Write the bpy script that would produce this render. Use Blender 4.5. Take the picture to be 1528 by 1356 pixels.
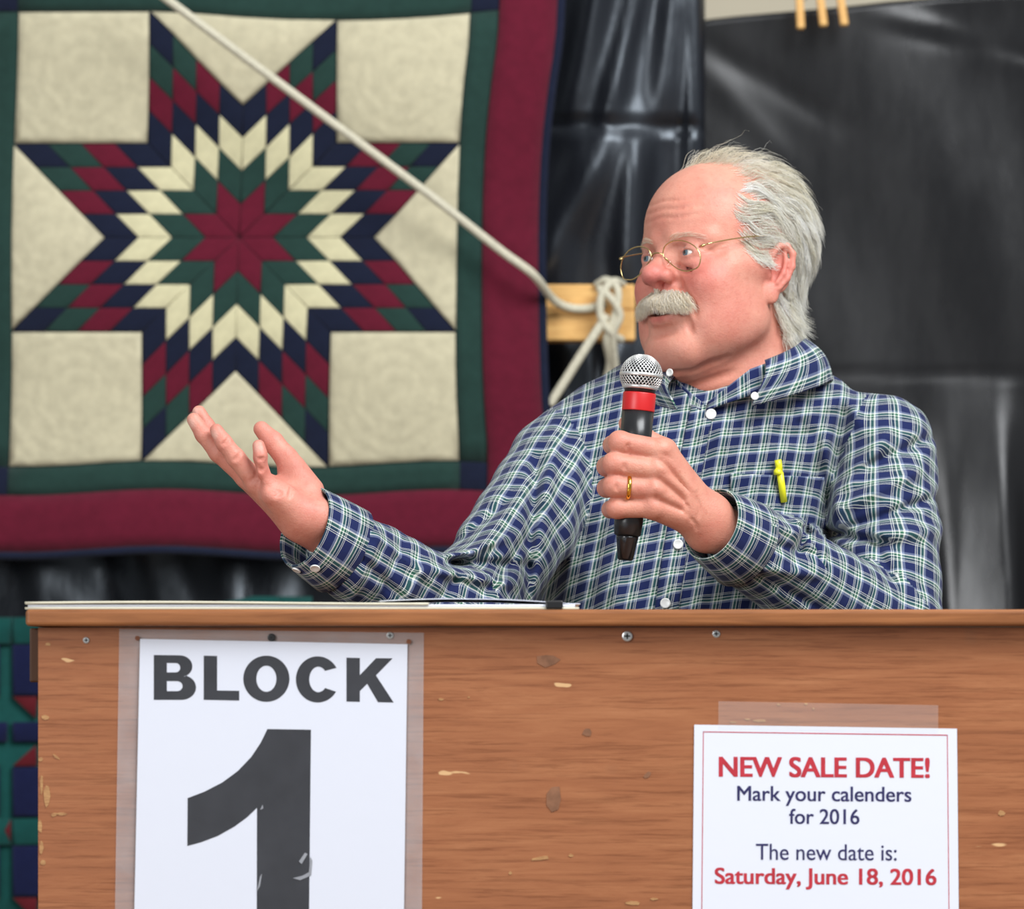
import bpy, bmesh, math, random
import numpy as np
from mathutils import Vector, Matrix
random.seed(7); RNG = np.random.default_rng(7)
for o in list(bpy.data.objects): bpy.data.objects.remove(o)
scene = bpy.context.scene
COL = scene.collection

# ------------------------------------------------------------------ camera
F_PX, HORIZON, CAM_Y, CAM_Z = 8960.0, 1000.0, -7.0, 1.083
cd = bpy.data.cameras.new('camera'); cam = bpy.data.objects.new('camera', cd); COL.objects.link(cam)
cam.location = (0, CAM_Y, CAM_Z); cam.rotation_euler = (math.pi/2, 0, 0)
cd.sensor_fit = 'HORIZONTAL'; cd.sensor_width = 36.0; cd.lens = 36.0*F_PX/1528.0
cd.shift_y = (HORIZON-678.0)/1528.0
cd.clip_start = 0.1; cd.clip_end = 100
cd.dof.use_dof = True; cd.dof.focus_distance = 6.66; cd.dof.aperture_fstop = 7.8
scene.camera = cam
def W(px, py, Y):
    D = Y-CAM_Y
    return np.array([(px-764.0)/F_PX*D, Y, CAM_Z-(py-HORIZON)/F_PX*D])

# ------------------------------------------------------------------ world, lights, exposure
wd = bpy.data.worlds.new('world'); scene.world = wd; wd.use_nodes = True
wd.node_tree.nodes['Background'].inputs[0].default_value = (0.90, 0.95, 1.0, 1)
wd.node_tree.nodes['Background'].inputs[1].default_value = 0.33
def area(name, loc, target, size, power, col):
    ld = bpy.data.lights.new(name, 'AREA'); ld.shape = 'RECTANGLE'; ld.size, ld.size_y = size; ld.energy = power; ld.color = col
    o = bpy.data.objects.new(name, ld); COL.objects.link(o); o.location = loc
    o.rotation_euler = (Vector(target)-Vector(loc)).to_track_quat('-Z', 'Y').to_euler(); return o
area('doorway_daylight', (-4.2, -6.5, 3.0), (0, 0, 1.3), (3.0, 3.0), 275, (0.97, 0.985, 1.0))
area('hall_lights', (2.2, -2.6, 4.6), (0.3, 0.2, 1.2), (3.0, 2.4), 345, (0.95, 0.975, 1.0))
scene.view_settings.view_transform = 'Standard'; scene.view_settings.look = 'None'
scene.view_settings.gamma = 1.0; scene.view_settings.exposure = 0.0
scene.view_settings.use_curve_mapping = False

# ------------------------------------------------------------------ helpers: materials
def lin(r, g, b):
    f = lambda c: (c/255/12.92) if c/255 <= .04045 else ((c/255+.055)/1.055)**2.4
    return (f(r), f(g), f(b), 1)
def new_mat(name, col=(.5,.5,.5,1), rough=.6, spec=.5, metal=0.0):
    m = bpy.data.materials.new(name); m.use_nodes = True
    b = m.node_tree.nodes['Principled BSDF']
    b.inputs['Base Color'].default_value = col; b.inputs['Roughness'].default_value = rough
    b.inputs['Specular IOR Level'].default_value = spec; b.inputs['Metallic'].default_value = metal
    return m, m.node_tree.nodes, m.node_tree.links, b
def N(nodes, t, **kw):
    n = nodes.new(t)
    for k, v in kw.items():
        if k.startswith('i_'): n.inputs[int(k[2:]) if k[2:].isdigit() else k[2:]].default_value = v
        else: setattr(n, k, v)
    return n
def ramp(nodes, stops, interp='LINEAR'):
    n = nodes.new('ShaderNodeValToRGB'); cr = n.color_ramp; cr.interpolation = interp
    while len(cr.elements) > 1: cr.elements.remove(cr.elements[-1])
    cr.elements[0].position = stops[0][0]; cr.elements[0].color = stops[0][1]
    for p, c in stops[1:]:
        e = cr.elements.new(p); e.color = c
    return n
def noise_fac(nodes, links, scale, detail=4, rough=.55, coord='Object', stretch=None, dist=0.0):
    tc = nodes.new('ShaderNodeTexCoord'); src = tc.outputs[coord]
    if stretch:
        mp = nodes.new('ShaderNodeMapping'); mp.inputs['Scale'].default_value = stretch
        links.new(src, mp.inputs[0]); src = mp.outputs[0]
    nz = nodes.new('ShaderNodeTexNoise'); nz.inputs['Scale'].default_value = scale
    nz.inputs['Detail'].default_value = detail; nz.inputs['Roughness'].default_value = rough
    nz.inputs['Distortion'].default_value = dist
    links.new(src, nz.inputs['Vector']); return nz.outputs['Fac']
def add_bump(nodes, links, b, fac, strength, dist=.002):
    bp = nodes.new('ShaderNodeBump'); bp.inputs['Strength'].default_value = strength; bp.inputs['Distance'].default_value = dist
    links.new(fac, bp.inputs['Height']); links.new(bp.outputs[0], b.inputs['Normal']); return bp
def simple(name, col, rough=.6, spec=.4, metal=0.0, nscale=None, namp=.12, bump=0, bscale=None):
    m, n, l, b = new_mat(name, col, rough, spec, metal)
    f = noise_fac(n, l, nscale or 60)
    r = ramp(n, [(.3, tuple(c*(1-namp) for c in col[:3])+(1,)), (.7, tuple(min(1, c*(1+namp)) for c in col[:3])+(1,))])
    l.new(f, r.inputs[0]); l.new(r.outputs[0], b.inputs['Base Color'])
    if bump: add_bump(n, l, b, noise_fac(n, l, bscale or 200), bump)
    return m

# ------------------------------------------------------------------ helpers: objects
def mesh_obj(name, verts, faces, mat=None, parent=None, smooth=True, uv=None):
    me = bpy.data.meshes.new(name)
    verts = np.asarray(verts, dtype=np.float32)
    if isinstance(faces, np.ndarray):
        nf, k = faces.shape
        me.vertices.add(len(verts)); me.vertices.foreach_set('co', verts.ravel())
        me.loops.add(nf*k); me.loops.foreach_set('vertex_index', faces.astype(np.int32).ravel())
        me.polygons.add(nf); me.polygons.foreach_set('loop_start', np.arange(0, nf*k, k, dtype=np.int32))
        me.update(calc_edges=True); me.validate()
    else:
        me.from_pydata(verts.tolist(), [], faces); me.update()
    if smooth: me.polygons.foreach_set('use_smooth', np.ones(len(me.polygons), bool))
    if uv is not None:
        ul = me.uv_layers.new(name='UVMap'); ul.data.foreach_set('uv', np.asarray(uv, np.float32).ravel())
    if mat: me.materials.append(mat)
    o = bpy.data.objects.new(name, me); COL.objects.link(o)
    if parent: o.parent = parent
    return o
def bm_obj(name, bm, mat=None, parent=None, smooth=False):
    me = bpy.data.meshes.new(name); bm.normal_update(); bm.to_mesh(me); bm.free()
    if smooth: me.polygons.foreach_set('use_smooth', np.ones(len(me.polygons), bool))
    if mat: me.materials.append(mat)
    o = bpy.data.objects.new(name, me); COL.objects.link(o)
    if parent: o.parent = parent
    return o
def empty(name, loc=(0,0,0)):
    o = bpy.data.objects.new(name, None); COL.objects.link(o); o.location = loc; o.empty_display_size = .05; return o
def tag(o, label=None, cat=None, group=None, kind=None):
    for k, v in (('label', label), ('category', cat), ('group', group), ('kind', kind)):
        if v: o[k] = v
    return o
def attach(child, parent):      # keep world placement (child built in world coordinates)
    child.parent = parent; child.matrix_parent_inverse = Matrix.Translation(parent.location).inverted(); return child
def bm_box(bm, lo, hi, bevel=0.0, seg=2):
    r = bmesh.ops.create_cube(bm, size=1.0)
    lo, hi = Vector(lo), Vector(hi); c = (lo+hi)/2; d = hi-lo
    for v in r['verts']: v.co = Vector((v.co.x*d.x+c.x, v.co.y*d.y+c.y, v.co.z*d.z+c.z))
    if bevel:
        es = {e for v in r['verts'] for e in v.link_edges}
        bmesh.ops.bevel(bm, geom=list(es), offset=bevel, segments=seg, affect='EDGES', profile=.5)
    return bm
def box(name, lo, hi, mat, parent=None, bevel=0.0, seg=2):
    return bm_obj(name, bm_box(bmesh.new(), lo, hi, bevel, seg), mat, parent)
def catmull(pts, n):
    P = np.asarray(pts, float); P = np.vstack([2*P[0]-P[1], P, 2*P[-1]-P[-2]]); out = []
    t = np.linspace(0, len(P)-3-1e-9, n); i = np.floor(t).astype(int); u = (t-i)[:, None]
    a, b, c, d = P[i], P[i+1], P[i+2], P[i+3]
    return .5*((2*b)+(-a+c)*u+(2*a-5*b+4*c-d)*u*u+(-a+3*b-3*c+d)*u**3)
def tube(path, rad, sides=8, closed=False, caps=True):
    P = np.asarray(path, float); n = len(P); rad = np.broadcast_to(np.asarray(rad, float), (n,))
    T = np.roll(P, -1, 0)-np.roll(P, 1, 0) if closed else np.gradient(P, axis=0)
    T /= np.linalg.norm(T, axis=1)[:, None]+1e-12
    ref = np.array([0, 0, 1.]) if abs(T[0][2]) < .9 else np.array([1., 0, 0])
    u = np.cross(T[0], ref); u /= np.linalg.norm(u); V = []
    for k in range(n):
        u = u-T[k]*u.dot(T[k]); u /= np.linalg.norm(u); w = np.cross(T[k], u)
        for s in range(sides):
            a = 2*math.pi*s/sides; V.append(P[k]+rad[k]*(math.cos(a)*u+math.sin(a)*w))
    Fc = []
    for k in range(n if closed else n-1):
        k2 = (k+1) % n
        for s in range(sides):
            s2 = (s+1) % sides; Fc.append((k*sides+s, k*sides+s2, k2*sides+s2, k2*sides+s))
    if caps and not closed:
        Fc.append(tuple(range(sides))[::-1]); Fc.append(tuple((n-1)*sides+s for s in range(sides)))
    return np.array(V), Fc
def lathe(profile, origin, axis, seg=32):      # profile: [(dist along axis, radius)]
    ax = np.asarray(axis, float); ax /= np.linalg.norm(ax)
    ref = np.array([0, 1., 0]) if abs(ax[1]) < .9 else np.array([1., 0, 0])
    u = np.cross(ax, ref); u /= np.linalg.norm(u); w = np.cross(ax, u); V = []; Fc = []
    for d, r in profile:
        for s in range(seg):
            a = 2*math.pi*s/seg; V.append(np.asarray(origin)+ax*d+r*(math.cos(a)*u+math.sin(a)*w))
    for k in range(len(profile)-1):
        for s in range(seg):
            s2 = (s+1) % seg; Fc.append((k*seg+s, k*seg+s2, (k+1)*seg+s2, (k+1)*seg+s))
    Fc.append(tuple(range(seg))[::-1]); Fc.append(tuple((len(profile)-1)*seg+s for s in range(seg)))
    return np.array(V), Fc
def join_vf(parts):
    V, Fc, n = [], [], 0
    for v, f in parts:
        V.append(np.asarray(v)); Fc += [tuple(i+n for i in q) for q in f]; n += len(v)
    return np.vstack(V), Fc
# ------------------------------------------------------------------ signed-distance sculpting
def rot_from(axis_z, hint=(0, 0, 1)):
    z = np.asarray(axis_z, float); z /= np.linalg.norm(z); x = np.cross(hint, z)
    if np.linalg.norm(x) < 1e-5: x = np.cross((1, 0, 0), z)
    x /= np.linalg.norm(x); return np.stack([x, np.cross(z, x), z], 1)
class Field:
    def __init__(s, lo, hi, h):
        s.lo = np.asarray(lo, float); s.h = h
        s.n = np.ceil((np.asarray(hi, float)-s.lo)/h).astype(int)+1
        s.ax = [s.lo[i]+h*np.arange(s.n[i]) for i in range(3)]
        s.g = np.full(s.n, 1e3*h, np.float32)
    def _win(s, lo, hi, pad):
        a = np.clip(np.floor((np.asarray(lo)-pad-s.lo)/s.h).astype(int), 0, s.n); b = np.clip(np.ceil((np.asarray(hi)+pad-s.lo)/s.h).astype(int)+1, 0, s.n)
        sl = tuple(slice(a[i], b[i]) for i in range(3))
        X = [s.ax[i][sl[i]].astype(np.float32).reshape([-1 if j == i else 1 for j in range(3)]) for i in range(3)]
        return sl, X
    def _op(s, lo, hi, fn, k, mode):
        sl, X = s._win(lo, hi, k*1.5+6*s.h)
        if any(q.size == 0 for q in X): return
        d = fn(*X); a = s.g[sl]
        if mode == 'add':
            h = np.maximum(k-np.abs(a-d), 0)/max(k, 1e-9); s.g[sl] = np.minimum(a, d)-h*h*k*.25
        else:
            h = np.maximum(k-np.abs(a+d), 0)/max(k, 1e-9); s.g[sl] = np.maximum(a, -d)+h*h*k*.25
    def ell(s, c, r, k, mode='add', R=None):
        c = np.asarray(c, float); r = np.broadcast_to(np.asarray(r, float), (3,)); m = r.max() if R is not None else r
        def fn(X, Y, Z):
            X, Y, Z = X-c[0], Y-c[1], Z-c[2]
            if R is not None: X, Y, Z = (R[0, i]*X+R[1, i]*Y+R[2, i]*Z for i in range(3))
            k0 = np.sqrt((X/r[0])**2+(Y/r[1])**2+(Z/r[2])**2); k1 = np.sqrt((X/r[0]**2)**2+(Y/r[1]**2)**2+(Z/r[2]**2)**2)
            return np.where(k1 > 1e-9, k0*(k0-1)/np.maximum(k1, 1e-9), -r.min())
        s._op(c-m, c+m, fn, k, mode)
    def cone(s, a, b, ra, rb, k, mode='add'):
        a, b = np.asarray(a, float), np.asarray(b, float); ba = b-a; L2 = max(ba.dot(ba), 1e-12)
        def fn(X, Y, Z):
            X, Y, Z = X-a[0], Y-a[1], Z-a[2]
            t = np.clip((X*ba[0]+Y*ba[1]+Z*ba[2])/L2, 0, 1)
            return np.sqrt((X-t*ba[0])**2+(Y-t*ba[1])**2+(Z-t*ba[2])**2)-(ra+(rb-ra)*t)
        m = max(ra, rb); s._op(np.minimum(a, b)-m, np.maximum(a, b)+m, fn, k, mode)
    def chain(s, pts, rads, k, mode='add'):
        for i in range(len(pts)-1): s.cone(pts[i], pts[i+1], rads[i], rads[i+1], k, mode)
    def half(s, p, n):             # cut away everything on the +n side of a plane
        p, n = np.asarray(p, float), np.asarray(n, float)/np.linalg.norm(n)
        X = [s.ax[i].astype(np.float32).reshape([-1 if j == i else 1 for j in range(3)]) for i in range(3)]
        d = (X[0]-p[0])*n[0]+(X[1]-p[1])*n[1]+(X[2]-p[2])*n[2]; s.g = np.maximum(s.g, d.astype(np.float32))
    def sample(s, P):
        q = (np.asarray(P)-s.lo)/s.h; q = np.clip(q, 0, s.n-1.001); i = q.astype(int); f = q-i; out = 0
        for dx in (0, 1):
            for dy in (0, 1):
                for dz in (0, 1):
                    w = (f[:, 0] if dx else 1-f[:, 0])*(f[:, 1] if dy else 1-f[:, 1])*(f[:, 2] if dz else 1-f[:, 2])
                    out = out+w*s.g[i[:, 0]+dx, i[:, 1]+dy, i[:, 2]+dz]
        return out
    def grad(s, P):
        e = s.h; G = np.stack([s.sample(P+np.eye(3)[i]*e)-s.sample(P-np.eye(3)[i]*e) for i in range(3)], 1)
        return G/(np.linalg.norm(G, axis=1)[:, None]+1e-9)
    def mesh(s, smooth=1):
        g = s.g.copy(); big = 10*s.h
        g[0], g[-1], g[:, 0], g[:, -1], g[:, :, 0], g[:, :, -1] = (big,)*6
        I = g < 0; n = g.shape; c = np.zeros((n[0]-1, n[1]-1, n[2]-1), np.int8)
        offs = [(x, y, z) for x in (0, 1) for y in (0, 1) for z in (0, 1)]
        for x, y, z in offs: c += I[x:n[0]-1+x, y:n[1]-1+y, z:n[2]-1+z]
        ai = np.argwhere((c > 0) & (c < 8)); p = np.zeros((len(ai), 3)); cnt = np.zeros(len(ai))
        val = {o: g[ai[:, 0]+o[0], ai[:, 1]+o[1], ai[:, 2]+o[2]] for o in offs}
        for o in offs:
            for ax in range(3):
                if o[ax] == 0:
                    o2 = tuple(1 if j == ax else o[j] for j in range(3)); va, vb = val[o], val[o2]
                    m = (va < 0) != (vb < 0); t = np.where(m, va/np.where(m, va-vb, 1), 0)
                    q = np.tile(np.array(o, float), (len(ai), 1)); q[:, ax] = t; p += q*m[:, None]; cnt += m
        V = s.lo+s.h*(ai+p/cnt[:, None]); idx = np.full(c.shape, -1, np.int64); idx[tuple(ai.T)] = np.arange(len(ai)); Q = []
        for ax in range(3):
            sl0 = [slice(1, -1)]*3; sl0[ax] = slice(0, -1); sl1 = list(sl0); sl1[ax] = slice(1, None)
            A, B = I[tuple(sl0)], I[tuple(sl1)]; e = np.argwhere(A != B); sgn = A[tuple(e.T)]
            e = e+np.array([0 if j == ax else 1 for j in range(3)]); u, w = (ax+1) % 3, (ax+2) % 3
            eu, ew = np.eye(3, dtype=int)[u], np.eye(3, dtype=int)[w]
            qd = np.stack([idx[tuple((e-eu-ew).T)], idx[tuple((e-ew).T)], idx[tuple(e.T)], idx[tuple((e-eu).T)]], 1)
            qd[~sgn] = qd[~sgn][:, ::-1]; Q.append(qd)
        Q = np.vstack(Q)
        for _ in range(smooth):
            acc = np.zeros_like(V); ct = np.zeros(len(V))
            for j in range(4):
                a, b = Q[:, j], Q[:, (j+1) % 4]
                np.add.at(acc, a, V[b]); np.add.at(acc, b, V[a]); np.add.at(ct, a, 1); np.add.at(ct, b, 1)
            V = .45*V+.55*acc/np.maximum(ct, 1)[:, None]
        return V, Q
def vnormals(V, Q):
    n = np.cross(V[Q[:, 2]]-V[Q[:, 0]], V[Q[:, 3]]-V[Q[:, 1]]) if Q.shape[1] == 4 else np.cross(V[Q[:, 1]]-V[Q[:, 0]], V[Q[:, 2]]-V[Q[:, 0]])
    A = np.zeros_like(V)
    for j in range(Q.shape[1]): np.add.at(A, Q[:, j], n)
    return A/(np.linalg.norm(A, axis=1)[:, None]+1e-12)
# ------------------------------------------------------------------ setting
M_wall = simple('cream_wall', lin(196, 186, 164), .8, .2, nscale=3, namp=.05)
M_floor = simple('stage_boards', lin(120, 100, 82), .7, .3, nscale=8, namp=.2)
tag(box('wall_back', (-4, 2.5, 0), (4, 2.6, 4.2), M_wall), kind='structure')
tag(box('floor', (-4, -4, -.08), (4, 2.6, 0), M_floor), kind='structure')

def plastic(name, col, rough, spec, bump):
    m, n, l, b = new_mat(name, col, rough, spec)
    f = noise_fac(n, l, 9, 6, .6, stretch=(1, 1, .35)); add_bump(n, l, b, f, bump, .02)
    r = ramp(n, [(.35, (rough-.08,)*3+(1,)), (.65, (rough+.08,)*3+(1,))]); l.new(f, r.inputs[0]); l.new(r.outputs[0], b.inputs['Roughness'])
    return m
M_gloss = plastic('glossy_black_plastic', (.010, .011, .015, 1), .33, .8, .20)
M_gloss.node_tree.nodes['Principled BSDF'].inputs['Specular Tint'].default_value = (.82, .91, 1, 1)
M_matte = plastic('matte_black_plastic', (.009, .009, .010, 1), .27, .45, .05)
def ridge(X, Y, x0, y0, x1, y1, w, a, fade=60., skew=0.0):
    dx, dy = x1-x0, y1-y0; L = math.hypot(dx, dy); t = ((X-x0)*dx+(Y-y0)*dy)/L; c = ((X-x0)*dy-(Y-y0)*dx)/L
    e = np.clip((t+fade)/fade/2, 0, 1)*np.clip((L+fade-t)/fade/2, 0, 1)
    return a*np.exp(-(c/w)**2)*e*e*(3-2*e)
def sheet(name, x0, x1, ytop, ybot, base, fold, step, mat, th=.0015):
    nx = int((x1-x0)/step)+1; xs = np.linspace(x0, x1, nx); ny = int((ybot-0)/step)+1
    V = []; 
    for j in range(ny):
        t = j/(ny-1); py = np.array([ytop(x)*(1-t)+ybot*t for x in xs]); Yd = base-fold(xs, py)
        V.append(np.stack([W(a, b, d) for a, b, d in zip(xs, py, Yd)]))
    V = np.array(V).reshape(-1, 3); i = np.arange(ny*nx).reshape(ny, nx)
    Q = np.stack([i[:-1, :-1], i[1:, :-1], i[1:, 1:], i[:-1, 1:]], -1).reshape(-1, 4)
    back = V+np.array([0, th, 0]); n = len(V)
    rim = np.concatenate([i[0, :], i[1:, -1], i[-1, ::-1][1:], i[::-1, 0][1:-1]]); r2 = np.roll(rim, -1)
    Q = np.vstack([Q, Q[:, ::-1]+n, np.stack([rim, r2, r2+n, rim+n], 1)])
    return mesh_obj(name, np.vstack([V, back]), Q, mat)
def fold_left(x, y):
    d = .010*np.sin(x/47+y/210)+.006*np.sin(x/23-y/150+1)+.004*np.sin(x/90+y/60)
    for a in [(905, -80, 842, 190, 26, .030), (960, -60, 905, 180, 16, .020), (1012, -40, 985, 175, 20, .018), (872, 205, 812, 420, 30, .026),
              (952, 200, 938, 430, 22, .024), (905, 215, 858, 330, 16, .014), (800, 185, 1060, 190, 7, -.014), (850, 520, 838, 760, 26, .02),
              (920, 500, 905, 700, 22, .02), (1040, -60, 1030, 300, 12, .016), (60, 835, 130, 960, 26, .005), (150, 830, 215, 960, 30, .005),
              (255, 835, 310, 950, 28, .005), (360, 835, 420, 950, 30, .005), (20, 840, 50, 960, 22, .004), (455, 835, 500, 950, 26, .004)]:
        d = d+ridge(x, y, *a)
    return d
def fold_right(x, y):
    d = .004*np.sin(x/120+y/300)+.003*np.sin(x/60-y/90)
    for a in [(1055, 70, 1260, 190, 18, -.0025), (1060, 110, 1180, 240, 18, .002), (1310, 20, 1540, 95, 16, .003), (1350, 45, 1600, 100, 14, -.003),
              (1000, 555, 1560, 560, 6, -.0015)]:
        d = d+ridge(x, y, *a)
    x1 = 1492+(y-600)*.06; tri = np.where(x < x1, np.clip((x-1428)/(x1-1428), 0, 1), np.clip(1-(x-x1)/34, 0, 1)); rm = np.clip((y-540)/230, 0, 1)
    win = np.clip((x-1362)/64, 0, 1)*np.clip((x1+55-x)/55, 0, 1)
    return d+.29*(x1-1428)*.00098*rm*rm*(3-2*rm)*tri+win*win*(3-2*win)*.11*np.clip(y-560, 0, 700)*.00098
SY = 1.74
left_sheet = sheet('plastic_sheet', -420, 1052, lambda x: -160, 1400, SY, fold_left, 9, M_gloss)
tag(left_sheet, 'shiny crumpled black plastic sheet hanging behind the star quilt', 'plastic sheet')
TOPX = [1030, 1055, 1100, 1180, 1250, 1320, 1400, 1528, 2500]; TOPY = [34, 29, 24, 17, 11, 3, -4, -10, -20]
right_sheet = sheet('plastic_sheet', 1030, 2500, lambda x: float(np.interp(x, TOPX, TOPY)), 1400, SY+.09, fold_right, 9, M_matte)
tag(right_sheet, 'smooth matte black plastic sheet hung by clothespins behind the speaker', 'plastic sheet')

# ------------------------------------------------------------------ fabrics
def fabric(name, col, rough=.9, mott=.10, wv=900, quilting=None):
    m, n, l, b = new_mat(name, col, rough, .15)
    f = noise_fac(n, l, 55, 5); r = ramp(n, [(.3, tuple(c*(1-mott) for c in col[:3])+(1,)), (.7, tuple(c*(1+mott) for c in col[:3])+(1,))])
    l.new(f, r.inputs[0]); l.new(r.outputs[0], b.inputs['Base Color'])
    if quilting:
        tc = n.new('ShaderNodeTexCoord'); wv = N(n, 'ShaderNodeTexWave', wave_type='RINGS', rings_direction='SPHERICAL')
        wv.inputs['Scale'].default_value = quilting*1.6; wv.inputs['Distortion'].default_value = 2.5; wv.inputs['Detail Scale'].default_value = 3
        l.new(tc.outputs['Object'], wv.inputs[0]); add_bump(n, l, b, wv.outputs['Fac'], .12, .004)
    else: add_bump(n, l, b, noise_fac(n, l, 22, 3), .3, .01)
    b.inputs['Sheen Weight'].default_value = .15
    return m
M_cream = fabric('cream_cotton', lin(194, 186, 157), quilting=9)
M_creamp = fabric('cream_patch', lin(202, 195, 158))
M_navy = fabric('navy_cotton', lin(20, 26, 46)); M_green = fabric('forest_green_cotton', lin(33, 58, 52)); M_burg = fabric('burgundy_cotton', lin(93, 19, 39))
QY = 1.56
def qmap(u, v, lift=0.0):
    s, t = (u+1)/2, (1-v)/2
    c = np.array([25, 17])*(1-s)*(1-t)+np.array([703, 15])*s*(1-t)+np.array([688, 693])*s*t+np.array([12, 692])*(1-s)*t
    px, py = c; sm = lambda a, b, x: np.clip((x-a)/(b-a), 0, 1)
    px += -15*sm(.7, 1.15, u)*max(0, 1-((v+.05)/.9)**2)-5*sm(.6, 1, u)*max(0, 1-(v/.9)**2)
    py += 14*sm(.5, 1, v)*max(0, 1-((u-.4)/.7)**2)+5*sm(.6, 1, -v)*math.sin(u*5)
    px += 2*math.sin(v*4+u*2); 
    Y = QY+.012*math.sin(u*4.3+.6)+.008*math.sin(v*5+u)-lift
    return W(px, py, Y)
quilt = empty('star_quilt', W(360, 360, QY)); tag(quilt, 'hanging quilt with eight-pointed star of small diamonds, burgundy and green borders', 'quilt')
QL = np.array(quilt.location)
def patch(name, poly, mat, lift=.004, inset=.14, sub=1):
    poly = [np.array(p, float) for p in poly]
    if sub > 1:
        pp = []
        for a, b in zip(poly, poly[1:]+poly[:1]): pp += [a+(b-a)*k/sub for k in range(sub)]
        poly = pp
    c = sum(poly)/len(poly); k = len(poly); o3 = qmap(*c)
    V = [qmap(*(c+(p-c)*.985), 0) for p in poly]+[qmap(*(c+(p-c)*.985), lift*.6) for p in poly]+[qmap(*(c+(p-c)*(1-inset)), lift) for p in poly]
    V.append(qmap(*c, lift*1.2)); V = np.array(V)-o3; Fc = []
    for i in range(k):
        j = (i+1) % k; Fc += [(i, j, k+j, k+i), (k+i, k+j, 2*k+j, 2*k+i), (2*k+i, 2*k+j, 3*k)]
    Fc = [f[::-1] for f in Fc] if np.cross(poly[1]-poly[0], poly[2]-poly[1]) < 0 else Fc
    o = mesh_obj(name, V, Fc, mat, quilt); o.location = Vector(o3-QL); return o
def grid_strip(name, u0, u1, v0, v1, mat, nu, nv, lift=.003, th=.004):
    us, vs = np.linspace(u0, u1, nu+1), np.linspace(v0, v1, nv+1); c = qmap((u0+u1)/2, (v0+v1)/2)
    A = np.array([[qmap(u, v, lift*(1 if 0 < i < nv or nv == 1 else .3)) for u in us] for i, v in enumerate(vs)]).reshape(-1, 3)-c
    i = np.arange((nu+1)*(nv+1)).reshape(nv+1, nu+1); Q = np.stack([i[:-1, :-1], i[:-1, 1:], i[1:, 1:], i[1:, :-1]], -1).reshape(-1, 4); n = len(A)
    rim = np.concatenate([i[0, :], i[1:, -1], i[-1, ::-1][1:], i[::-1, 0][1:-1]]); r2 = np.roll(rim, -1)
    Q = np.vstack([Q, Q[:, ::-1]+n, np.stack([rim, rim+n, r2+n, r2], 1)])
    o = mesh_obj(name, np.vstack([A, A+np.array([0, th, 0])]), Q, mat, quilt); o.location = Vector(c-QL); return o
G, B, Nb = 1.125, 1.375, 1.41
grid_strip('backing', -Nb, Nb, -Nb, Nb, M_navy, 16, 16, -.004, .006)
for sgn in (1, -1):
    grid_strip('border_strip', *sorted((sgn*1, sgn*G)), -1, 1, M_green, 3, 20); grid_strip('border_strip', -1, 1, *sorted((sgn*1, sgn*G)), M_green, 20, 3)
    grid_strip('border_strip', *sorted((sgn*G, sgn*B)), -B, B, M_burg, 4, 24, .006); grid_strip('border_strip', -G, G, *sorted((sgn*G, sgn*B)), M_burg, 24, 4, .006)
    grid_strip('binding', *sorted((sgn*B, sgn*Nb)), -Nb, Nb, M_navy, 2, 24, .006); grid_strip('binding', -B, B, *sorted((sgn*B, sgn*Nb)), M_navy, 24, 2, .006)
    for s2 in (1, -1): patch('corner_square', [(sgn*1, s2*1), (sgn*G, s2*1), (sgn*G, s2*G), (sgn*1, s2*G)], M_navy)
t8 = math.tan(math.pi/8)
for a in range(4):
    c, s = math.cos(a*math.pi/2), math.sin(a*math.pi/2); R2 = lambda x, y: (c*x-s*y, s*x+c*y)
    patch('background_square', [R2(1, 1), R2(t8, 1), R2(t8, t8), R2(1, t8)], M_cream, .005, .12, 4)
    patch('background_triangle', [R2(t8, 1), R2(-t8, 1), R2(0, 1-t8)], M_cream, .005, .12, 4)
# star points: 8 diamonds of 4 x 4 small diamonds, coloured by ring
ring_mat = [M_burg, M_green, M_creamp, M_navy, M_burg, M_green, M_navy]
e1 = 2-math.sqrt(2)   # diamond side
for k in range(8):
    a0 = math.pi/8+k*math.pi/4; d1 = np.array([math.cos(a0-math.pi/8), math.sin(a0-math.pi/8)])*e1/4; d2 = np.array([math.cos(a0+math.pi/8), math.sin(a0+math.pi/8)])*e1/4
    for i in range(4):
        for j in range(4):
            p = d1*i+d2*j; patch('diamond_patch', [p, p+d1, p+d1+d2, p+d2], ring_mat[i+j], .0018)

# ------------------------------------------------------------------ lower quilt beside the lectern
M_teal = fabric('teal_cotton', lin(14, 66, 62)); M_royal = fabric('royal_navy_cotton', lin(16, 22, 56)); M_red = fabric('dark_red_cotton', lin(84, 18, 26))
lq = empty('patchwork_quilt', W(150, 1150, 1.52)); tag(lq, 'teal, navy and dark red patchwork quilt behind the left end of the lectern', 'quilt')
LQ = np.array(lq.location)
def lpatch(name, poly, mat):
    P3 = lambda x, y, d: W(x, y+float(np.interp(x, [100, 330, 365, 480], [0, -22, -32, -31])), 1.52+.01*math.sin(x/70)-d)
    poly = [np.array(p, float) for p in poly]; c = sum(poly)/len(poly); o3 = P3(c[0], c[1], 0); k = len(poly)
    if np.cross(poly[1]-poly[0], poly[2]-poly[1]) > 0: poly = poly[::-1]
    V = [P3(*(c+(p-c)*.985), 0) for p in poly]+[P3(*(c+(p-c)*.985), .003) for p in poly]+[P3(*(c+(p-c)*.85), .005) for p in poly]; V = np.array(V)-o3
    Fc = [tuple(range(2*k, 3*k))]
    for i in range(k): j = (i+1) % k; Fc += [(i, j, k+j, k+i), (k+i, k+j, 2*k+j, 2*k+i)]
    o = mesh_obj(name, V, Fc, mat, lq); o.location = Vector(o3-LQ)
X0, X1, Y0, Y1 = -240, 466, 921, 1640
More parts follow.
